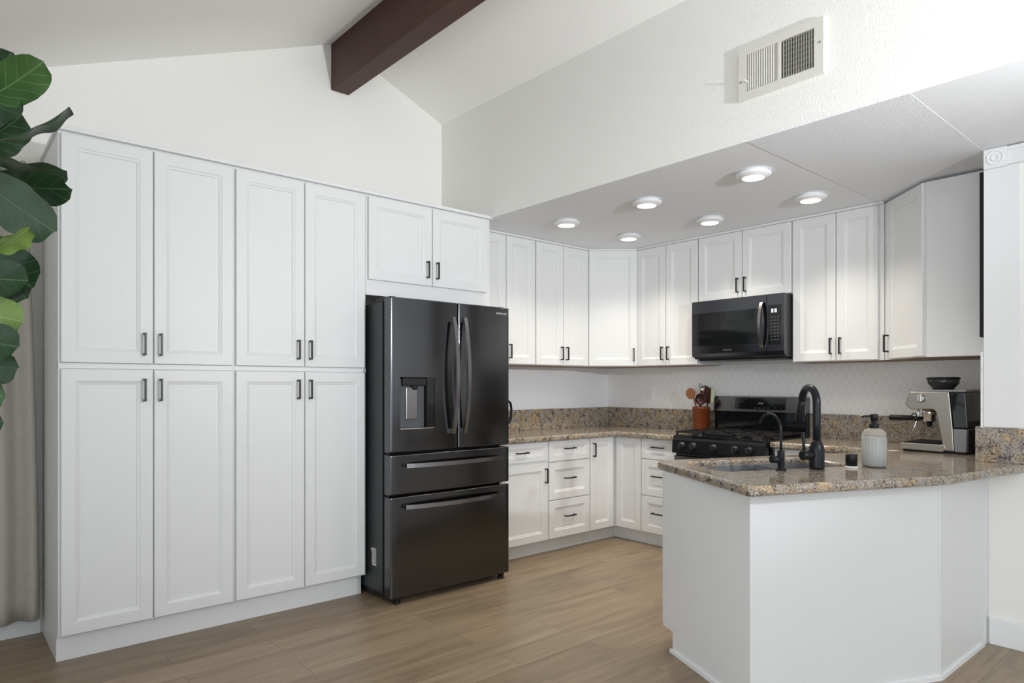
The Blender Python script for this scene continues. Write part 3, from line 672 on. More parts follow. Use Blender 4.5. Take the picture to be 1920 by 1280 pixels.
def fpanel(y0, y1, z0, z1, rec=None):
    """door slab, slightly crowned in plan; optional recess hole (ya,yb,za,zb)"""
    bm = nb(); n = 20
    def xf(y):
        t = abs((y - (y0+y1)/2) / ((y1-y0)/2)); return FX - 0.009 * t**2 - (0.004 * max(0, (t - 0.96) / 0.04)**2)
    ys = [y0 + (y1-y0)*i/n for i in range(n+1)]
    e = 0.006; ys = sorted(set(ys + [y0+0.004, y0+0.009, y0+0.016, y1-0.016, y1-0.009, y1-0.004] + ([rec[0]-0.004, rec[0], rec[1], rec[1]+0.004] if rec else [])))
    zs = [z0, z0+0.003, z0+0.008] + ([rec[2]-0.004, rec[2], rec[3], rec[3]+0.004] if rec else []) + [z1-0.008, z1-0.003, z1]
    g = {}
    for j, z in enumerate(zs):
        for i, y in enumerate(ys):
            g[i, j] = bm.verts.new((xf(y) - (0.003 if j in (0, len(zs)-1) else 0), y, z))
    for j in range(len(zs)-1):
        for i in range(len(ys)-1):
            if rec and rec[0]-1e-6 <= ys[i] and ys[i+1] <= rec[1]+1e-6 and abs(zs[j]-rec[2]) < 1e-6: continue
            f = bm.faces.new((g[i, j], g[i+1, j], g[i+1, j+1], g[i, j+1])); f.smooth = True
    xb = 0.797; m, q = len(ys)-1, len(zs)-1
    B = {(i, j): bm.verts.new((xb, ys[i], zs[j])) for i in (0, m) for j in (0, q)}
    bm.faces.new([B[0, 0], B[0, q], B[m, q], B[m, 0]])
    bm.faces.new([B[0, 0], B[m, 0]] + [g[i, 0] for i in range(m, -1, -1)])
    bm.faces.new([B[0, q]] + [g[i, q] for i in range(m+1)] + [B[m, q]])
    bm.faces.new([B[0, 0]] + [g[0, j] for j in range(q+1)] + [B[0, q]])
    bm.faces.new([B[m, 0], B[m, q]] + [g[m, j] for j in range(q, -1, -1)])
    if rec:
        d = 0.055; R = {}
        i0, i1 = ys.index(rec[0]), ys.index(rec[1]); j0 = zs.index(rec[2]); j1 = zs.index(rec[3])
        # recess walls
        ring = [g[i, j0] for i in range(i0, i1+1)] + [g[i, j1] for i in range(i1, i0-1, -1)]
        rin = [bm.verts.new((FX - d, v.co.y, v.co.z)) for v in ring]; ring = [bm.verts.new(v.co) for v in ring]
        for k in range(len(ring)): bm.faces.new((ring[k], ring[(k+1) % len(ring)], rin[(k+1) % len(ring)], rin[k]))
        bm.faces.new(rin)
    return bm
ZD0, ZD1 = 0.903, 1.820
rec = (-2.866, -2.620, 1.034, 1.348)
dl = obj('door', fpanel(yl, ym - 0.003, ZD0, ZD1, rec), M['blacksteel'], r)
dr = obj('door', fpanel(ym + 0.003, yr, ZD0, ZD1), M['blacksteel'], r)
d1 = obj('drawer', fpanel(yl, yr, 0.652, 0.886), M['blacksteel'], r)
d2 = obj('drawer', fpanel(yl, yr, 0.040, 0.636), M['blacksteel'], r)
# bowed bar handles
def bow_v(y, z0, z1):
    bm = nb(); n = 16; pts = []
    for i in range(n+1):
        t = i / n; pts.append((FX + 0.014 + 0.046 * math.sin(PI * t)**0.8, y, z0 + (z1-z0)*t))
    strip(bm, pts, (0, 0.0125, 0), (0.008, 0, 0))
    for z in (z0, z1): box(bm, FX - 0.006, FX + 0.022, y-0.0115, y+0.0115, z - (0 if z == z0 else 0.03), z + (0.03 if z == z0 else 0))
    return bm
def bow_h(z, y0, y1):
    bm = nb(); n = 16; pts = []
    for i in range(n+1):
        t = i / n; pts.append((FX + 0.016 + 0.048 * math.sin(PI * t)**0.8, y0 + (y1-y0)*t, z))
    strip(bm, pts, (0, 0, 0.0125), (0.008, 0, 0))
    for y in (y0, y1): box(bm, FX - 0.012, FX + 0.022, y - (0 if y == y0 else 0.03), y + (0.03 if y == y0 else 0), z-0.0115, z+0.0115)
    return bm
obj('handle', bow_v(-2.490, 0.998, 1.727), M['handlesteel'], dl); obj('handle', bow_v(-2.402, 0.998, 1.729), M['handlesteel'], dr)
obj('handle', bow_h(0.822, -2.838, -2.088), M['handlesteel'], d1); obj('handle', bow_h(0.577, -2.842, -2.088), M['handlesteel'], d2)
# dispenser
ds = None
bm = nb(); box(bm, FX-0.054, FX-0.030, rec[0]+0.008, rec[1]-0.060, rec[2]+0.012, rec[3]-0.01, None, 0.003); ds = obj('dispenser_panel', bm, M['dispgrey'], dl)
bm = nb(); box(bm, FX-0.052, FX-0.010, rec[0]+0.024, rec[1]-0.046, rec[3]-0.052, rec[3]-0.001, None, 0.006); lathe(bm, (FX-0.03, -2.755, rec[3]-0.075), [(0.018, 0), (0.026, 0.024)], 18); obj('dispenser_nozzle', bm, M['blackglass'], dl)
bm = nb(); box(bm, FX-0.031, FX-0.020, -2.815, -2.735, 1.095, 1.285, None, 0.004); obj('dispenser_paddle', bm, M['handlesteel'], dl)
bm = nb(); box(bm, FX-0.054, FX-0.002, rec[0]+0.002, rec[1]-0.002, rec[2]+0.001, rec[2]+0.010, None, 0.003); obj('drip_tray', bm, M['chrome'], dl)
bm = nb(); box(bm, FX-0.054, FX-0.004, rec[1]-0.056, rec[1]-0.001, rec[2]+0.011, rec[3]-0.001); obj('dispenser_shade', bm, M['blackglass'], dl)
Ft = lambda yc, zc_, x: (lambda p: Vector((x + p[2], yc + p[0], zc_ + p[1])))
o = obj('logo', text_bm('SAMSUNG', 0.0205, Ft(-2.086, 1.777, FX - 0.0005)), M['logo'], dr); o['label'] = 'small silver wordmark'
bm = nb(); box(bm, FX+0.0, FX+0.004, -2.447, -2.433, 1.395, 1.425); obj('door_latch', bm, M['blackplastic'], dl)
# service label on the side
bm = nb(); box(bm, 0.628, 0.676, -2.9195, -2.9178, 0.200, 0.305); add(bm, [(0.610, -2.9195, 0.298), (0.628, -2.9195, 0.285), (0.628, -2.9195, 0.305)], [(0, 1, 2)])
lb = obj('service_label', bm, M['paper'], body); lb['label'] = 'white torn paper label'
bm = nb()
for k in range(9):
    z = 0.212 + k * 0.010; box(bm, 0.634 + (0.006 if k % 3 == 1 else 0), 0.650 - (0.004 if k % 2 else 0), -2.9199, -2.9195, z, z + 0.004); box(bm, 0.655, 0.673, -2.9199, -2.9195, z, z + 0.005)
obj('label_print', bm, M['ink'], lb)

# ------------------------------------------------------------------ gas range
x0, x1 = 1.229, 1.984
r = thing('gas_range', 'black stainless gas range with five front knobs and a raised back panel', 'range', (1.606, -0.34, 0))
bm = nb(); box(bm, x0, x1, -0.035, -0.625, 0.06, 0.905); obj('body', bm, M['fridgeside'], r)
bm = nb(); box(bm, x0+0.03, x1-0.03, -0.06, -0.58, 0.0, 0.06); obj('plinth', bm, M['blackplastic'], r)
bm = nb(); box(bm, x0, x1, -0.075, -0.660, 0.898, 0.921, None, 0.006); obj('cooktop', bm, M['blackglass'], r)
bm = nb()
prof = [(-0.600, 0.785), (-0.672, 0.785), (-0.680, 0.80), (-0.672, 0.885), (-0.664, 0.903), (-0.640, 0.908), (-0.600, 0.900)]
prism(bm, [(-p[0], p[1]) for p in prof], x0, x1, lambda p: Vector((p[2], -p[0], p[1]))); cp = obj('control_panel', bm, M['rangeblack'], r)
for kx in (1.321, 1.421, 1.592, 1.762, 1.872):
    bm = nb(); Fk = lambda p, kx=kx: Vector((kx + p[0], -0.677 - p[2], 0.845 + p[1]))
    lathe(bm, (0, 0, 0), [(0.029, 0.0), (0.029, 0.008), (0.024, 0.011), (0.023, 0.034), (0.019, 0.037)], 24, Fk); kb = obj('knob', bm, M['blackmetal'], cp)
    bm = nb(); box(bm, -0.0045, 0.0045, -0.020, 0.022, 0.0345, 0.0425, Fk, 0.001); obj('grip', bm, M['rangesteel'], kb)
bm = nb(); box(bm, x0+0.006, x1-0.006, -0.626, -0.660, 0.215, 0.765, None, 0.005); od = obj('oven_door', bm, M['rangesteel'], r)
bm = nb(); box(bm, x0+0.12, x1-0.12, -0.660, -0.6625, 0.34, 0.60); obj('oven_window', bm, M['blackglass'], od)
bm = nb(); tube(bm, [(x0+0.05, -0.705, 0.725), (x1-0.05, -0.705, 0.725)], 0.013, 14)
for hx in (x0+0.07, x1-0.07): box(bm, hx-0.012, hx+0.012, -0.66, -0.705, 0.717, 0.733)
obj('handle', bm, M['rangesteel'], od)
bm = nb(); box(bm, x0+0.006, x1-0.006, -0.626, -0.655, 0.065, 0.205, None, 0.004); obj('drawer', bm, M['rangesteel'], r)
# backguard
bm = nb(); prism(bm, [(0.032, 0.905), (0.085, 0.905), (0.085, 1.092), (0.070, 1.098), (0.032, 1.10)], x0-0.002, x1+0.005, lambda p: Vector((p[2], -p[0], p[1]))); obj('back_riser', bm, M['blackglass'], r)
bm = nb(); prism(bm, [(0.034, 1.092), (0.098, 1.092), (0.076, 1.212), (0.034, 1.212)], x0-0.005, x1+0.008, lambda p: Vector((p[2], -p[0], p[1]))); bgp = obj('back_panel', bm, M['rangesteel'], r)
Fq = lambda p: Vector((p[0], -(0.098 - (p[1] - 1.092) * 0.1833) - p[2], p[1]))
bm = nb(); box(bm, 1.412, 1.832, 1.112, 1.200, 0.0, 0.0025, Fq); dp = obj('display', bm, M['blackglass'], bgp)
bm = nb()
for k in range(4): box(bm, 1.585 + k*0.035, 1.597 + k*0.035, 1.120, 1.126, 0.0025, 0.003, Fq)
for a, z in ((1.455, 1.182), (1.478, 1.182), (1.500, 1.185), (1.460, 1.166), (1.482, 1.166), (1.745, 1.125), (1.79, 1.125)): box(bm, a, a+0.010, z, z+0.004, 0.0025, 0.003, Fq)
obj('touch_marks', bm, M['faintmark'], dp)
bm = nb(); box(bm, 1.61, 1.655, 1.152, 1.166, 0.0025, 0.003, Fq); obj('clock_digits', bm, M['faintmark'], dp)
# burners and grates
for bx, by, br_ in ((1.37, -0.23, 0.038), (1.37, -0.50, 0.045), (1.607, -0.365, 0.050), (1.845, -0.23, 0.038), (1.845, -0.50, 0.045)):
    bm = nb(); lathe(bm, (bx, by, 0.9205), [(br_*1.3, 0), (br_*1.25, 0.006), (br_, 0.007), (br_, 0.014), (br_*0.9, 0.016)], 24); obj('burner', bm, M['iron'], r)
for gx0, gx1 in ((1.243, 1.482), (1.488, 1.727), (1.733, 1.972)):
    bm = nb(); z0, z1 = 0.938, 0.952; t = 0.006
    gy0, gy1 = -0.645, -0.105
    for a in (gx0, gx1 - 2*t): box(bm, a, a + 2*t, gy0, gy1, z0, z1, None, 0.002)
    for b in (gy0, gy1 - 2*t, (gy0+gy1)/2 - t): box(bm, gx0, gx1, b, b + 2*t, z0, z1, None, 0.002)
    gc = (gx0 + gx1) / 2
    for b0, b1 in ((gy0+0.03, gy0+0.10), (gy0+0.17, gy0+0.25), (gy1-0.25, gy1-0.17), (gy1-0.10, gy1-0.03)): box(bm, gc - t, gc + t, b0, b1, z0, z1, None, 0.002)
    for b in (gy0 + 0.135, gy1 - 0.135):
        box(bm, gx0, gx0 + 0.08, b - t, b + t, z0, z1, None, 0.002); box(bm, gx1 - 0.08, gx1, b - t, b + t, z0, z1, None, 0.002)
    for a in (gx0, gx1 - 2*t):
        for b in (gy0, gy1 - 2*t): box(bm, a, a + 2*t, b, b + 2*t, 0.9205, z0)
    obj('grate', bm, M['iron'], r)

# ------------------------------------------------------------------ microwave
r = thing('microwave', 'black over-the-range microwave mounted under a short white cabinet', 'microwave', (1.616, -0.22, 1.50))
mx0, mx1, mf = 1.240, 1.994, -0.430
bm = nb(); box(bm, mx0, mx1, -0.014, mf + 0.035, 1.505, 1.953, None, 0.003); obj('body', bm, M['fridgeside'], r)
bm = nb(); box(bm, mx0 + 0.03, mx1 - 0.03, -0.04, mf + 0.05, 1.492, 1.505, None, 0.003); obj('bottom_plate', bm, M['blackplastic'], r)
def curved(xa, xb, z0, z1, ft):
    bm = nb(); pr = [(0.0, z0), (ft - 0.010, z0 + 0.004), (ft, z0 + 0.03), (ft + 0.003, (z0+z1)/2), (ft, z1 - 0.004), (ft - 0.004, z1), (0.0, z1)]
    prism(bm, pr, xa, xb, lambda p: Vector((p[2], mf + 0.035 - p[0], p[1]))); return bm
md = obj('door', curved(mx0, 1.862, 1.515, 1.953, 0.035), M['blacksteel'], r)
mp_ = obj('control_panel', curved(1.866, mx1, 1.515, 1.953, 0.035), M['blacksteel'], r)
fy = mf - 0.003
bm = nb(); box(bm, mx0 + 0.012, 1.822, fy + 0.002, fy - 0.0015, 1.606, 1.858, None, 0.001); obj('door_glass', bm, M['blackglass'], md)
bm = nb(); pts = [(1.835, fy - 0.012 - 0.038 * math.sin(PI * i / 14)**0.7, 1.572 + (1.898 - 1.572) * i / 14) for i in range(15)]
strip(bm, pts, (0.011, 0, 0), (0, 0.007, 0)); obj('handle', bm, M['handlesteel'], md)
o = obj('logo', text_bm('SAMSUNG', 0.0165, lambda p: Vector((1.55 + p[0], fy - 0.0005 - p[2], 1.566 + p[1]))), M['logo_dim'], md)
bm = nb(); box(bm, 1.874, 1.975, fy + 0.002, fy - 0.0015, 1.590, 1.872, None, 0.001); kp = obj('keypad', bm, M['blackglass'], mp_)
bm = nb()
for a in (1.900, 1.925): box(bm, a, a + 0.018, fy - 0.0016, fy - 0.002, 1.818, 1.846)
obj('display_digits', bm, M['digits'], kp)
bm = nb()
for j in range(8):
    for i in range(3): box(bm, 1.898 + i*0.024, 1.909 + i*0.024, fy - 0.0016, fy - 0.002, 1.622 + j*0.023, 1.627 + j*0.023)
obj('key_print', bm, M['faintmark'], kp)
bm = nb()
for a in (1.36, 1.70): box(bm, a, a + 0.10, -0.20, -0.34, 1.489, 1.492)
obj('vent_filter', bm, M['greyplastic'], r)

# ------------------------------------------------------------------ espresso machine (faces left, its side towards the room)
r = thing('espresso_machine', 'brushed steel espresso machine with bean hopper on the right end of the counter', 'coffee machine', (2.99, -0.505, CT))
ey0, ey1 = -0.650, -0.362
Fe = lambda p: Vector((p[0], p[2], p[1]))   # (x, z, y)
side = [(2.866, 1.262), (2.842, 1.190), (2.872, 1.158), (2.968, 1.163), (2.990, 1.160), (3.002, 1.146), (3.032, 0.975), (3.028, 0.930), (3.092, 0.930), (3.085, 1.058), (3.067, 1.262)]
bm = nb(); prism(bm, side, ey0, ey1, Fe); o = obj('housing', bm, M['steel'], r); bevelmod(o, 0.005, 3)
bm = nb(); box(bm, 2.862, 3.146, ey0 + 0.004, ey1 - 0.004, 1.262, 1.274, None, 0.005); obj('top_tray', bm, M['greyplastic'], r)
bm = nb(); prism(bm, [(2.815, 0.928), (3.036, 0.922), (3.052, 0.940), (3.046, 0.966), (3.020, 0.963), (2.818, 0.965), (2.813, 0.955)], ey0 - 0.002, ey1 + 0.002, Fe); o = obj('drip_tray', bm, M['steel'], r); bevelmod(o, 0.004, 2)
bm = nb(); box(bm, 2.830, 3.015, ey0 + 0.012, ey1 - 0.012, 0.964, 0.969)
for k in range(10): box(bm, 2.838 + k*0.018, 2.846 + k*0.018, ey0 + 0.02, ey1 - 0.02, 0.969, 0.971)
obj('tray_grid', bm, M['blackplastic'], r)
bm = nb(); box(bm, 2.830, 3.140, ey0 + 0.006, ey1 - 0.006, CT + 0.001, 0.930); obj('feet', bm, M['blackplastic'], r)
bm = nb(); prism(bm, [(3.092, 0.926), (3.150, 0.926), (3.153, 1.056), (3.086, 1.056)], ey0 + 0.001, ey1 - 0.001, Fe); o = obj('rear_housing', bm, M['greyplastic'], r); bevelmod(o, 0.006, 3)
bm = nb(); prism(bm, [(3.087, 1.060), (3.158, 1.060), (3.146, 1.262), (3.069, 1.262)], ey0, ey1, Fe); o = obj('water_tank', bm, M['blackglass'], r); bevelmod(o, 0.006, 3)
bm = nb(); box(bm, 3.152, 3.156, ey0 + 0.03, ey1 - 0.03, 0.93, 1.05); obj('rear_cover', bm, M['blackplastic'], r)
Fk = lambda p: Vector((2.928 + p[0], ey0 - p[2], 1.224 + p[1]))
bm = nb(); lathe(bm, (0, 0, 0), [(0.024, -0.002), (0.024, 0.004), (0.021, 0.006), (0.020, 0.020), (0.017, 0.022)], 32, Fk); kb = obj('dial', bm, M['chrome'], r)
bm = nb(); box(bm, -0.004, 0.004, -0.018, 0.018, 0.021, 0.027, Fk, 0.001); obj('grip', bm, M['steel'], kb)
gx, gy = 2.925, -0.505
bm = nb(); lathe(bm, (gx, gy, 1.085), [(0.030, 0.0), (0.033, 0.006), (0.033, 0.035), (0.038, 0.040), (0.038, 0.078)], 28); obj('group_head', bm, M['chrome'], r)
bm = nb(); lathe(bm, (gx, gy, 1.055), [(0.010, 0), (0.016, 0.012), (0.016, 0.032)], 16)
tube(bm, [(gx - 0.030, gy, 1.103), (gx - 0.085, gy, 1.104), (gx - 0.088, gy, 1.104), (gx - 0.21, gy, 1.102), (gx - 0.218, gy, 1.102)], [0.010, 0.011, 0.015, 0.0175, 0.014], 16); obj('portafilter', bm, M['blackplastic'], r)
bm = nb(); tube(bm, [(2.905, -0.622, 1.165), (2.903, -0.622, 1.135), (2.898, -0.626, 1.10), (2.888, -0.634, 1.060), (2.878, -0.642, 1.030)], [0.005, 0.005, 0.0045, 0.004, 0.0035], 10); wd = obj('steam_wand', bm, M['chrome'], r)
bm = nb(); tube(bm, [(2.900, -0.624, 1.118), (2.893, -0.630, 1.092)], 0.011, 12)
pts = [(2.885 + 0.014*math.cos(2*PI*i/16), -0.632, 1.122 + 0.014*math.sin(2*PI*i/16)) for i in range(17)]; tube(bm, pts, 0.003, 8); obj('wand_grip', bm, M['blackplastic'], wd)
hc = (2.998, -0.510, 1.272)
bm = nb(); lathe(bm, hc, [(0.054, 0.0), (0.054, 0.010), (0.058, 0.014), (0.078, 0.037), (0.081, 0.044), (0.082, 0.062), (0.080, 0.064)], 36); hp = obj('bean_hopper', bm, M['smoke'], r)
bm = nb(); lathe(bm, hc, [(0.084, 0.063), (0.086, 0.066), (0.085, 0.072), (0.072, 0.075)], 36); obj('hopper_lid', bm, M['blackplastic'], hp)
bm = nb(); lathe(bm, hc, [(0.050, 0.011), (0.056, 0.016), (0.074, 0.038)], 30); obj('beans', bm, M['beans'], hp)

# ------------------------------------------------------------------ crock and utensils
cc = Vector((1.140, -0.150, CT))
r = thing('utensil_crock', 'glazed rust-brown cylinder crock holding kitchen utensils beside the range', 'crock', cc)
bm = nb()
lathe(bm, cc, [(0.066, 0.0), (0.069, 0.004), (0.069, 0.185), (0.072, 0.190), (0.072, 0.206), (0.069, 0.210), (0.063, 0.206), (0.062, 0.012), (0.02, 0.010)], 36); obj('pot', bm, M['terracotta'], r)
def uw(u, v, y=-0.15):  # helper: upright plane through the crock, offsets in metres
    return Vector((cc.x + u, y, v))
U = 'utensils standing in the crock'
bm = nb(); tube(bm, [(1.135, -0.135, 0.935), (1.075, -0.15, 1.175), (1.060, -0.155, 1.225)], [0.006, 0.007, 0.007], 8)
pts = []
c_ = Vector((1.048, -0.165, 1.230))
for i in range(44):
    a = 2*PI*i/44; rr = 0.046 if (i // 2) % 2 else 0.037
    pts.append((c_.x + rr*math.cos(a), c_.z + rr*1.05*math.sin(a)))
prism(bm, pts, -0.172, -0.160, lambda p: Vector((p[0], p[2], p[1])))
tag(obj('pasta_server', bm, M['utensilwood'], None, c_), 'toothed round wooden pasta server, leftmost in the brown crock', 'utensil', U)
bm = nb(); tube(bm, [(1.150, -0.170, 0.935), (1.152, -0.185, 1.10), (1.156, -0.192, 1.140)], [0.006, 0.006, 0.008], 8)
lc = Vector((1.166, -0.200, 1.185)); t = bmesh.new(); bmesh.ops.create_uvsphere(t, u_segments=24, v_segments=12, radius=0.048)
bmesh.ops.delete(t, geom=[v for v in t.verts if v.co.y < -0.018], context='VERTS')
for f in t.faces: f.smooth = True
for v in t.verts: v.co = Vector((v.co.x, v.co.y * 0.6, v.co.z)) + lc
merge(bm, t); ld = obj('ladle', bm, M['utensildark'], None, lc); so = ld.modifiers.new('solid', 'SOLIDIFY'); so.thickness = 0.004
tag(ld, 'dark brown ladle bowl at the front of the crock', 'utensil', U)
bm = nb(); tube(bm, [(1.160, -0.125, 0.935), (1.180, -0.12, 1.16)], [0.006, 0.006], 8)
prism(bm, [(1.150, 1.155), (1.205, 1.15), (1.214, 1.275), (1.195, 1.282), (1.155, 1.288)], -0.126, -0.118, lambda p: Vector((p[0], p[2], p[1])))
tag(obj('spatula', bm, M['utensildark'], None, (1.18, -0.12, 1.2)), 'flat dark brown turner standing behind the ladle in the crock', 'utensil', U)
bm = nb(); tube(bm, [(1.165, -0.110, 0.935), (1.200, -0.11, 1.15)], [0.005, 0.005], 8)
prism(bm, [(1.192, 1.150), (1.228, 1.160), (1.238, 1.265), (1.214, 1.272), (1.198, 1.25)], -0.114, -0.107, lambda p: Vector((p[0], p[2], p[1])))
tag(obj('spatula', bm, M['utensilpale'], None, (1.21, -0.11, 1.2)), 'pale cream spatula at the right edge of the crock', 'utensil', U)
bm = nb(); tube(bm, [(1.130, -0.100, 0.935), (1.115, -0.09, 1.14), (1.112, -0.088, 1.19)], [0.005, 0.005, 0.006], 8)
t = bmesh.new(); bmesh.ops.create_uvsphere(t, u_segments=18, v_segments=10, radius=0.036)
for f in t.faces: f.smooth = True
for v in t.verts: v.co = Vector((v.co.x, v.co.y * 0.18, v.co.z * 1.25)) + Vector((1.112, -0.088, 1.236))
merge(bm, t); tag(obj('serving_spoon', bm, M['chrome'], None, (1.112, -0.088, 1.2)), 'steel serving spoon standing at the back of the crock', 'utensil', U)
bm = nb(); P = [(1.12, -0.075, 0.935), (1.09, -0.07, 1.15), (1.075, -0.07, 1.25), (1.09, -0.07, 1.282), (1.115, -0.07, 1.295), (1.145, -0.07, 1.288), (1.165, -0.07, 1.27)]
tube(bm, P, 0.0045, 8); tube(bm, [(1.078 + 0.012*math.cos(a), -0.07, 1.30 + 0.014*math.sin(a)) for a in [PI*1.15 - i*PI*1.3/10 for i in range(11)]], 0.0028, 8)
tube(bm, [(1.080, -0.07, 1.262), (1.072, -0.07, 1.296)], 0.0028, 8)
tag(obj('hook_ladle', bm, M['blackmetal'], None, (1.1, -0.07, 1.2)), 'black utensil with a curved hook end rising from the back of the crock', 'utensil', U)
# kettle beside the fridge
kc = Vector((0.285, -1.640, CT))
r = thing('kettle', 'black kettle on the counter, only its handle showing beside the refrigerator', 'kettle', kc)
bm = nb(); lathe(bm, kc, [(0.085, 0), (0.088, 0.01), (0.080, 0.12), (0.066, 0.22), (0.060, 0.245), (0.030, 0.262)], 28); obj('body', bm, M['blackplastic'], r)
bm = nb(); tube(bm, [kc + Vector((0, 0.062, 0.255)), kc + Vector((0, 0.110, 0.268)), kc + Vector((0, 0.142, 0.245)), kc + Vector((0, 0.152, 0.19)), kc + Vector((0, 0.145, 0.12)), kc + Vector((0, 0.128, 0.09)), kc + Vector((0, 0.078, 0.085))], 0.010, 10); obj('handle', bm, M['blackplastic'], r)
# outlet
r = thing('outlet', 'white wall outlet on the tiled back wall left of the crock', 'outlet', (0.529, -0.012, 1.225))
bm = nb(); box(bm, 0.493, 0.566, -0.0125, -0.022, 1.165, 1.284, None, 0.003); obj('cover_plate', bm, M['trim'], r)
for z in (1.205, 1.245):
    bm = nb(); box(bm, 0.512, 0.547, -0.021, -0.0255, z - 0.015, z + 0.015, None, 0.001)
    rc = obj('receptacle', bm, M['trim'], r)
    bm = nb(); box(bm, 0.522, 0.5235, -0.0256, -0.0258, z - 0.004, z + 0.006); box(bm, 0.535, 0.5365, -0.0256, -0.0258, z - 0.004, z + 0.006); obj('slots', bm, M['grout'], rc)
# slim black board on the inner right wall
r = thing('black_board', 'slim black board hung on the side wall right of the angled corner cabinet, seen edge-on', 'board', (3.29, -0.80, 1.545))
bm = nb(); box(bm, 3.280, 3.2995, -0.925, -0.68, 1.545, 2.385, None, 0.002); obj('panel', bm, M['blackplastic'], r)

# ------------------------------------------------------------------ ceiling lights
lp = [(0.902, -1.497), (1.612, -1.487), (2.362, -1.508), (0.905, -0.799), (1.622, -0.779), (2.358, -0.809)]
names = ['front-row ceiling downlight nearest the refrigerator', 'middle downlight of the front row in the lowered ceiling', 'largest-looking front-row downlight, on the right below the air vent',
         'back-row ceiling downlight above the angled left corner cabinet', 'back-row ceiling downlight above the microwave cabinet', 'back-row ceiling downlight above the cabinet right of the microwave']
r0 = None
for (x, y), nm in zip(lp, names):
    if r0 is None:
        r0 = r = thing('downlight', nm, 'ceiling light', (x, y, SZ), 'round white ceiling downlights')
        bm = nb(); lathe(bm, (x, y, SZ), [(0.078, -0.0005), (0.078, -0.012), (0.096, -0.014), (0.096, -0.019), (0.084, -0.025), (0.070, -0.034), (0.062, -0.037), (0.058, -0.034)], 40); obj('trim_ring', bm, M['trim'], r)
        bm = nb(); lathe(bm, (x, y, SZ), [(0.059, -0.030), (0.059, -0.0362), (0.040, -0.0385)], 36); obj('lens', bm, M['lens'], r)
        L = bpy.data.lights.new('downlight_lamp', 'SPOT'); L.energy = 29; L.color = (1.0, 0.91, 0.79); L.spot_size = math.radians(125); L.spot_blend = 1.0; L.shadow_soft_size = 0.05
        lo = bpy.data.objects.new('lamp', L); C.objects.link(lo); lo.parent = r; lo.location = (0, 0, -0.10)
    else: dup(r0, (x, y, SZ), nm)

# ------------------------------------------------------------------ air vent
vx0, vx1, vz0, vz1 = 2.548, 2.960, 2.687, 2.936
r = thing('air_vent', 'cream metal air vent grille with vertical louvres on the upper wall', 'vent', (2.754, SY, 2.687))
bm = nb(); box(bm, vx0 + 0.04, vx1 - 0.04, SY - 0.0005, SY - 0.0025, vz0 + 0.035, vz1 - 0.035); obj('duct', bm, M['ventdark'], r)
bm = nb(); bx = [(vx0, vx1, vz0, vz0 + 0.036), (vx0, vx1, vz1 - 0.036, vz1), (vx0, vx0 + 0.042, vz0 + 0.036, vz1 - 0.036), (vx1 - 0.042, vx1, vz0 + 0.036, vz1 - 0.036), (2.7475, 2.7605, vz0 + 0.036, vz1 - 0.036)]
for a, b, c, d in bx: box(bm, a, b, SY - 0.0005, SY - 0.020, c, d)
obj('frame', bm, M['ventpaint'], r)
for half, xa, sg in ((0, vx0 + 0.046, 1), (1, 2.766, -1)):
    for k in range(13):
        xc = xa + 0.006 + k * 0.01185
        bm = nb(); dx, dy = (0.0050 if sg > 0 else 0.0066) * sg, 0.0075
        prism(bm, [(xc - dx, dy + 0.0105), (xc + dx, -dy + 0.0105), (xc + dx + 0.0012, -dy + 0.0107), (xc - dx + 0.0012, dy + 0.0107)], vz0 + 0.036, vz1 - 0.036, lambda p: Vector((p[0], SY - p[1], p[2])))
        obj('slat', bm, M['ventpaint'], r)
bm = nb()
for k in range(7): box(bm, 2.765, 2.918, SY - 0.003, SY - 0.0045, vz0 + 0.05 + k*0.024, vz0 + 0.0515 + k*0.024)
obj('damper_wire', bm, M['ventpaint'], r)
for sx_, sz_ in ((vx0 + 0.012, 2.775), (vx1 - 0.014, 2.825)):
    bm = nb(); lathe(bm, (0, 0, 0), [(0.005, -0.001), (0.005, 0.002), (0.003, 0.003)], 14, lambda p: Vector((sx_ + p[0], SY - 0.020 - p[2], sz_ + p[1]))); obj('screw', bm, M['greyplastic'], r)
bm = nb(); box(bm, vx0 + 0.043, vx0 + 0.050, SY - 0.012, SY - 0.050, 2.765, 2.771); obj('lever', bm, M['ventpaint'], r)

# ------------------------------------------------------------------ curtain
r = thing('curtain', 'long beige linen curtain panel hanging left of the pantry cabinets', 'curtain', (0.08, -5.1, 0.1))
bm = nb(); n, mz = 90, 24; g = {}
for j in range(mz + 1):
    t = j / mz; z = 0.098 + (2.385 - 0.098) * t
    ye = -4.541 - 0.055 * t**1.5
    for i in range(n + 1):
        s_ = i / n; y = ye - s_ * (0.95 - 0.05 * t)
        x = 0.095 + 0.030 * math.sin(s_ * 2*PI * 7.5 + 0.4 * math.sin(3 * t)) * (1 - 0.25 * t) + 0.008 * math.sin(s_ * 61 + 2 * t)
        g[i, j] = bm.verts.new((x, y, z))
for j in range(mz):
    for i in range(n):
        f = bm.faces.new((g[i, j], g[i+1, j], g[i+1, j+1], g[i, j+1])); f.smooth = True
o = obj('fabric', bm, M['curtain'], r); so = o.modifiers.new('solid', 'SOLIDIFY'); so.thickness = 0.003
bm = nb(); g = {}
for j in range(4):
    for i in range(161):
        s_ = i / 160; g[i, j] = bm.verts.new((0.092 + 0.012 * math.sin(s_ * 2*PI * 26) * (0.6 + 0.3*j), -4.600 - s_ * 0.9, 2.375 + 0.020 * j + 0.004 * math.sin(s_ * 130)))
for j in range(3):
    for i in range(160):
        f = bm.faces.new((g[i, j], g[i+1, j], g[i+1, j+1], g[i, j+1])); f.smooth = True
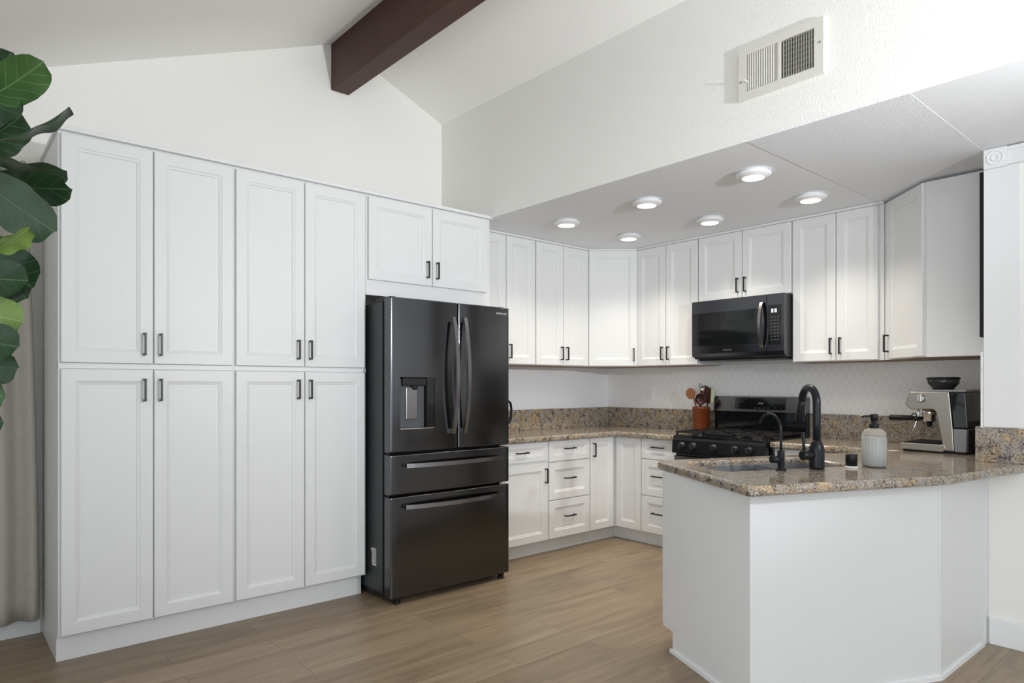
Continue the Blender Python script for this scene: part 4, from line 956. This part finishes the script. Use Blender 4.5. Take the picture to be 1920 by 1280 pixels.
o = obj('gathered_header', bm, M['curtain'], r); so = o.modifiers.new('solid', 'SOLIDIFY'); so.thickness = 0.003
bm = nb(); tube(bm, [(0.092, -6.0, 2.405), (0.092, -4.592, 2.405)], 0.008, 10)
tag(obj('curtain_rod', bm, M['trim'], None, (0.085, -5.3, 2.395)), 'thin white curtain rod holding the beige curtain', 'curtain rod')

# ------------------------------------------------------------------ fiddle-leaf fig
def leaf(B, T, wd, nrm, bend=0.0, cup=0.15, wave=0.02, fold=0.0, seed=0):
    """obovate leaf from B to T; nrm = face direction; bend = sag along nrm at middle"""
    B, T, nrm = Vector(B), Vector(T), Vector(nrm).normalized()
    d = T - B; L = d.length; d.normalize(); s = d.cross(nrm).normalized(); nn = s.cross(d).normalized()
    rn = random.Random(seed); ph = rn.random() * 6
    n, m = 22, 12; bm = nb(); uvl = bm.loops.layers.uv.new('leaf'); g = {}; uvs = {}
    for i in range(n + 1):
        t = i / n
        wv = math.sin(PI * min(1, max(0, t))**0.82)**0.55 if 0 < t < 1 else 0.0
        wv *= (0.62 + 0.38 * math.sin(PI * (t - 0.1) * 0.95 - 0.4)) if t < 0.5 else 1.0 * (0.62 + 0.38 * math.sin(PI * 0.4 * 0.95 - 0.4)) / (0.62 + 0.38 * math.sin(PI * 0.4 * 0.95 - 0.4)) * (0.62 + 0.38 * math.sin(PI * (min(t, 0.75) - 0.1) * 0.95 - 0.4))
        if t > 0.72: wv = w72 * max(0.0, 1 - ((t - 0.72) / 0.28) ** 2.6) ** 0.5
        else: w72 = wv
        hw = max(0.0006, wd / 2 * wv)
        for k in range(m + 1):
            u = -1 + 2 * k / m
            h = bend * math.sin(PI * t) * 1.0 + cup * hw * (u * u) + wave * math.sin(t * 17 + ph + u * 1.5) * abs(u)**1.5 - 0.004 * (1 - abs(u)) * 0
            lat = u * hw * (1 - fold * 0.7); h += fold * abs(u) * hw
            p = B + d * (t * L) + s * lat + nn * h
            g[i, k] = bm.verts.new(p); uvs[g[i, k]] = (u * wv, t)
    for i in range(n):
        for k in range(m):
            f = bm.faces.new((g[i, k], g[i+1, k], g[i+1, k+1], g[i, k+1])); f.smooth = True
            for l in f.loops: l[uvl].uv = uvs[l.vert]
    return bm
th_ = math.atan2(1442, 1254); s_c, c_c = math.sin(th_), math.cos(th_)
def pt(r_, f_, z): return Vector((4.29 + c_c * r_ - s_c * f_, -4.965 + s_c * r_ + c_c * f_, z))   # right, ahead of the viewpoint, height
trunk = pt(-1.93, 2.20, 0)
r = thing('fiddle_leaf_fig', 'tall fiddle-leaf fig plant with large green leaves at the left edge', 'plant', trunk)
bm = nb(); lathe(bm, trunk, [(0.13, 0), (0.15, 0.01), (0.18, 0.30), (0.185, 0.34), (0.165, 0.34), (0.16, 0.28)], 32); obj('pot', bm, M['pot'], r)
bm = nb(); lathe(bm, trunk, [(0.162, 0.27), (0.162, 0.30), (0.02, 0.305)], 24); obj('soil', bm, M['soil'], r)
bm = nb(); tube(bm, [trunk + Vector((0.01*math.sin(3*z), 0.012*math.cos(2.3*z), z)) for z in [0.28 + 0.12*i for i in range(19)]], [0.019 - 0.0006*i for i in range(19)], 10); obj('trunk', bm, M['bark'], r)
vF = Vector((s_c, -c_c, 0)); vR = Vector((c_c, s_c, 0)); UP = Vector((0, 0, 1))
K = 2.15 / 1254
def lp_(u, v, f_=2.15): k = f_ / 1254; return pt((u - 960) * k, f_, 1.30 + (722 - v) * k)
LV = [  # base, tip, distance, width, tilt away from the viewer (degrees), bend, cup, fold, material, seed
    ((-50, 200), (82, 116), 2.12, 92, 22, 0.012, 0.10, 0.0, 'leafmid', 1),
    ((-60, 160), (24, 98), 2.22, 76, 30, 0.02, 0.15, 0.0, 'leafdark', 2),
    ((-62, 238), (38, 180), 2.16, 74, -20, 0.02, 0.12, 0.0, 'leafdark', 3),
    ((-72, 290), (42, 215), 2.20, 96, 15, 0.02, 0.12, 0.0, 'leafdark', 17),
    ((-30, 268), (132, 203), 2.05, 78, 80, 0.014, 0.28, 0.0, 'leafgrey', 4),
    ((-35, 284), (125, 320), 2.10, 84, 66, 0.018, 0.22, 0.0, 'leafgrey', 5),
    ((-40, 338), (134, 354), 2.16, 78, 25, 0.02, 0.12, 0.0, 'leafdark', 6),
    ((-50, 322), (104, 434), 2.08, 112, 28, 0.015, 0.10, 0.0, 'leafgrey', 7),
    ((-30, 474), (55, 428), 2.05, 66, 56, 0.01, 0.25, 0.0, 'leaflight', 8),
    ((-55, 450), (62, 540), 2.20, 122, 15, 0.015, 0.12, 0.0, 'leafdark', 9),
    ((-75, 528), (54, 526), 2.10, 84, -22, 0.02, 0.18, 0.0, 'leafdark', 10),
    ((-40, 480), (50, 560), 2.28, 70, 20, 0.01, 0.1, 0.0, 'leafgrey', 16),
    ((-60, 576), (44, 604), 2.14, 90, 12, 0.015, 0.12, 0.0, 'leaflight', 11),
    ((-70, 640), (36, 650), 2.08, 86, -15, 0.02, 0.15, 0.0, 'leafdark', 12),
    ((-75, 675), (34, 690), 2.14, 78, 15, 0.02, 0.12, 0.0, 'leafdark', 13),
    ((-90, 728), (10, 742), 2.16, 80, 10, 0.02, 0.12, 0.0, 'leafmid', 14),
    ((-90, 780), (6, 790), 2.16, 74, 10, 0.02, 0.12, 0.0, 'leafdark', 15),
]
for b_, t_, f_, wpx, tilt, bend, cup, fold, mk, sd_ in LV:
    B, T = lp_(*b_, f_), lp_(*t_, f_)
    d_ = (T - B).normalized(); v_ = (Vector((4.29, -4.965, 1.30)) - (B + T) / 2); v_ = (v_ - d_ * v_.dot(d_)).normalized()
    q_ = d_.cross(v_); a_ = math.radians(tilt); n_ = v_ * math.cos(a_) + q_ * math.sin(a_)
    lo = obj('leaf', leaf(B, T, wpx * f_ / 1254, n_, bend, cup, 0.006, fold, sd_), M[mk], r)
    bm = nb(); base_t = Vector((trunk.x, trunk.y, B.z - 0.06)); tube(bm, [base_t, (base_t + B) / 2 + Vector((0, 0, 0.01)), B + (T - B) * 0.03], [0.004, 0.0035, 0.003], 8); obj('leaf_stalk', bm, M['leafmid' if mk != 'leaflight' else 'leaflight'], lo)
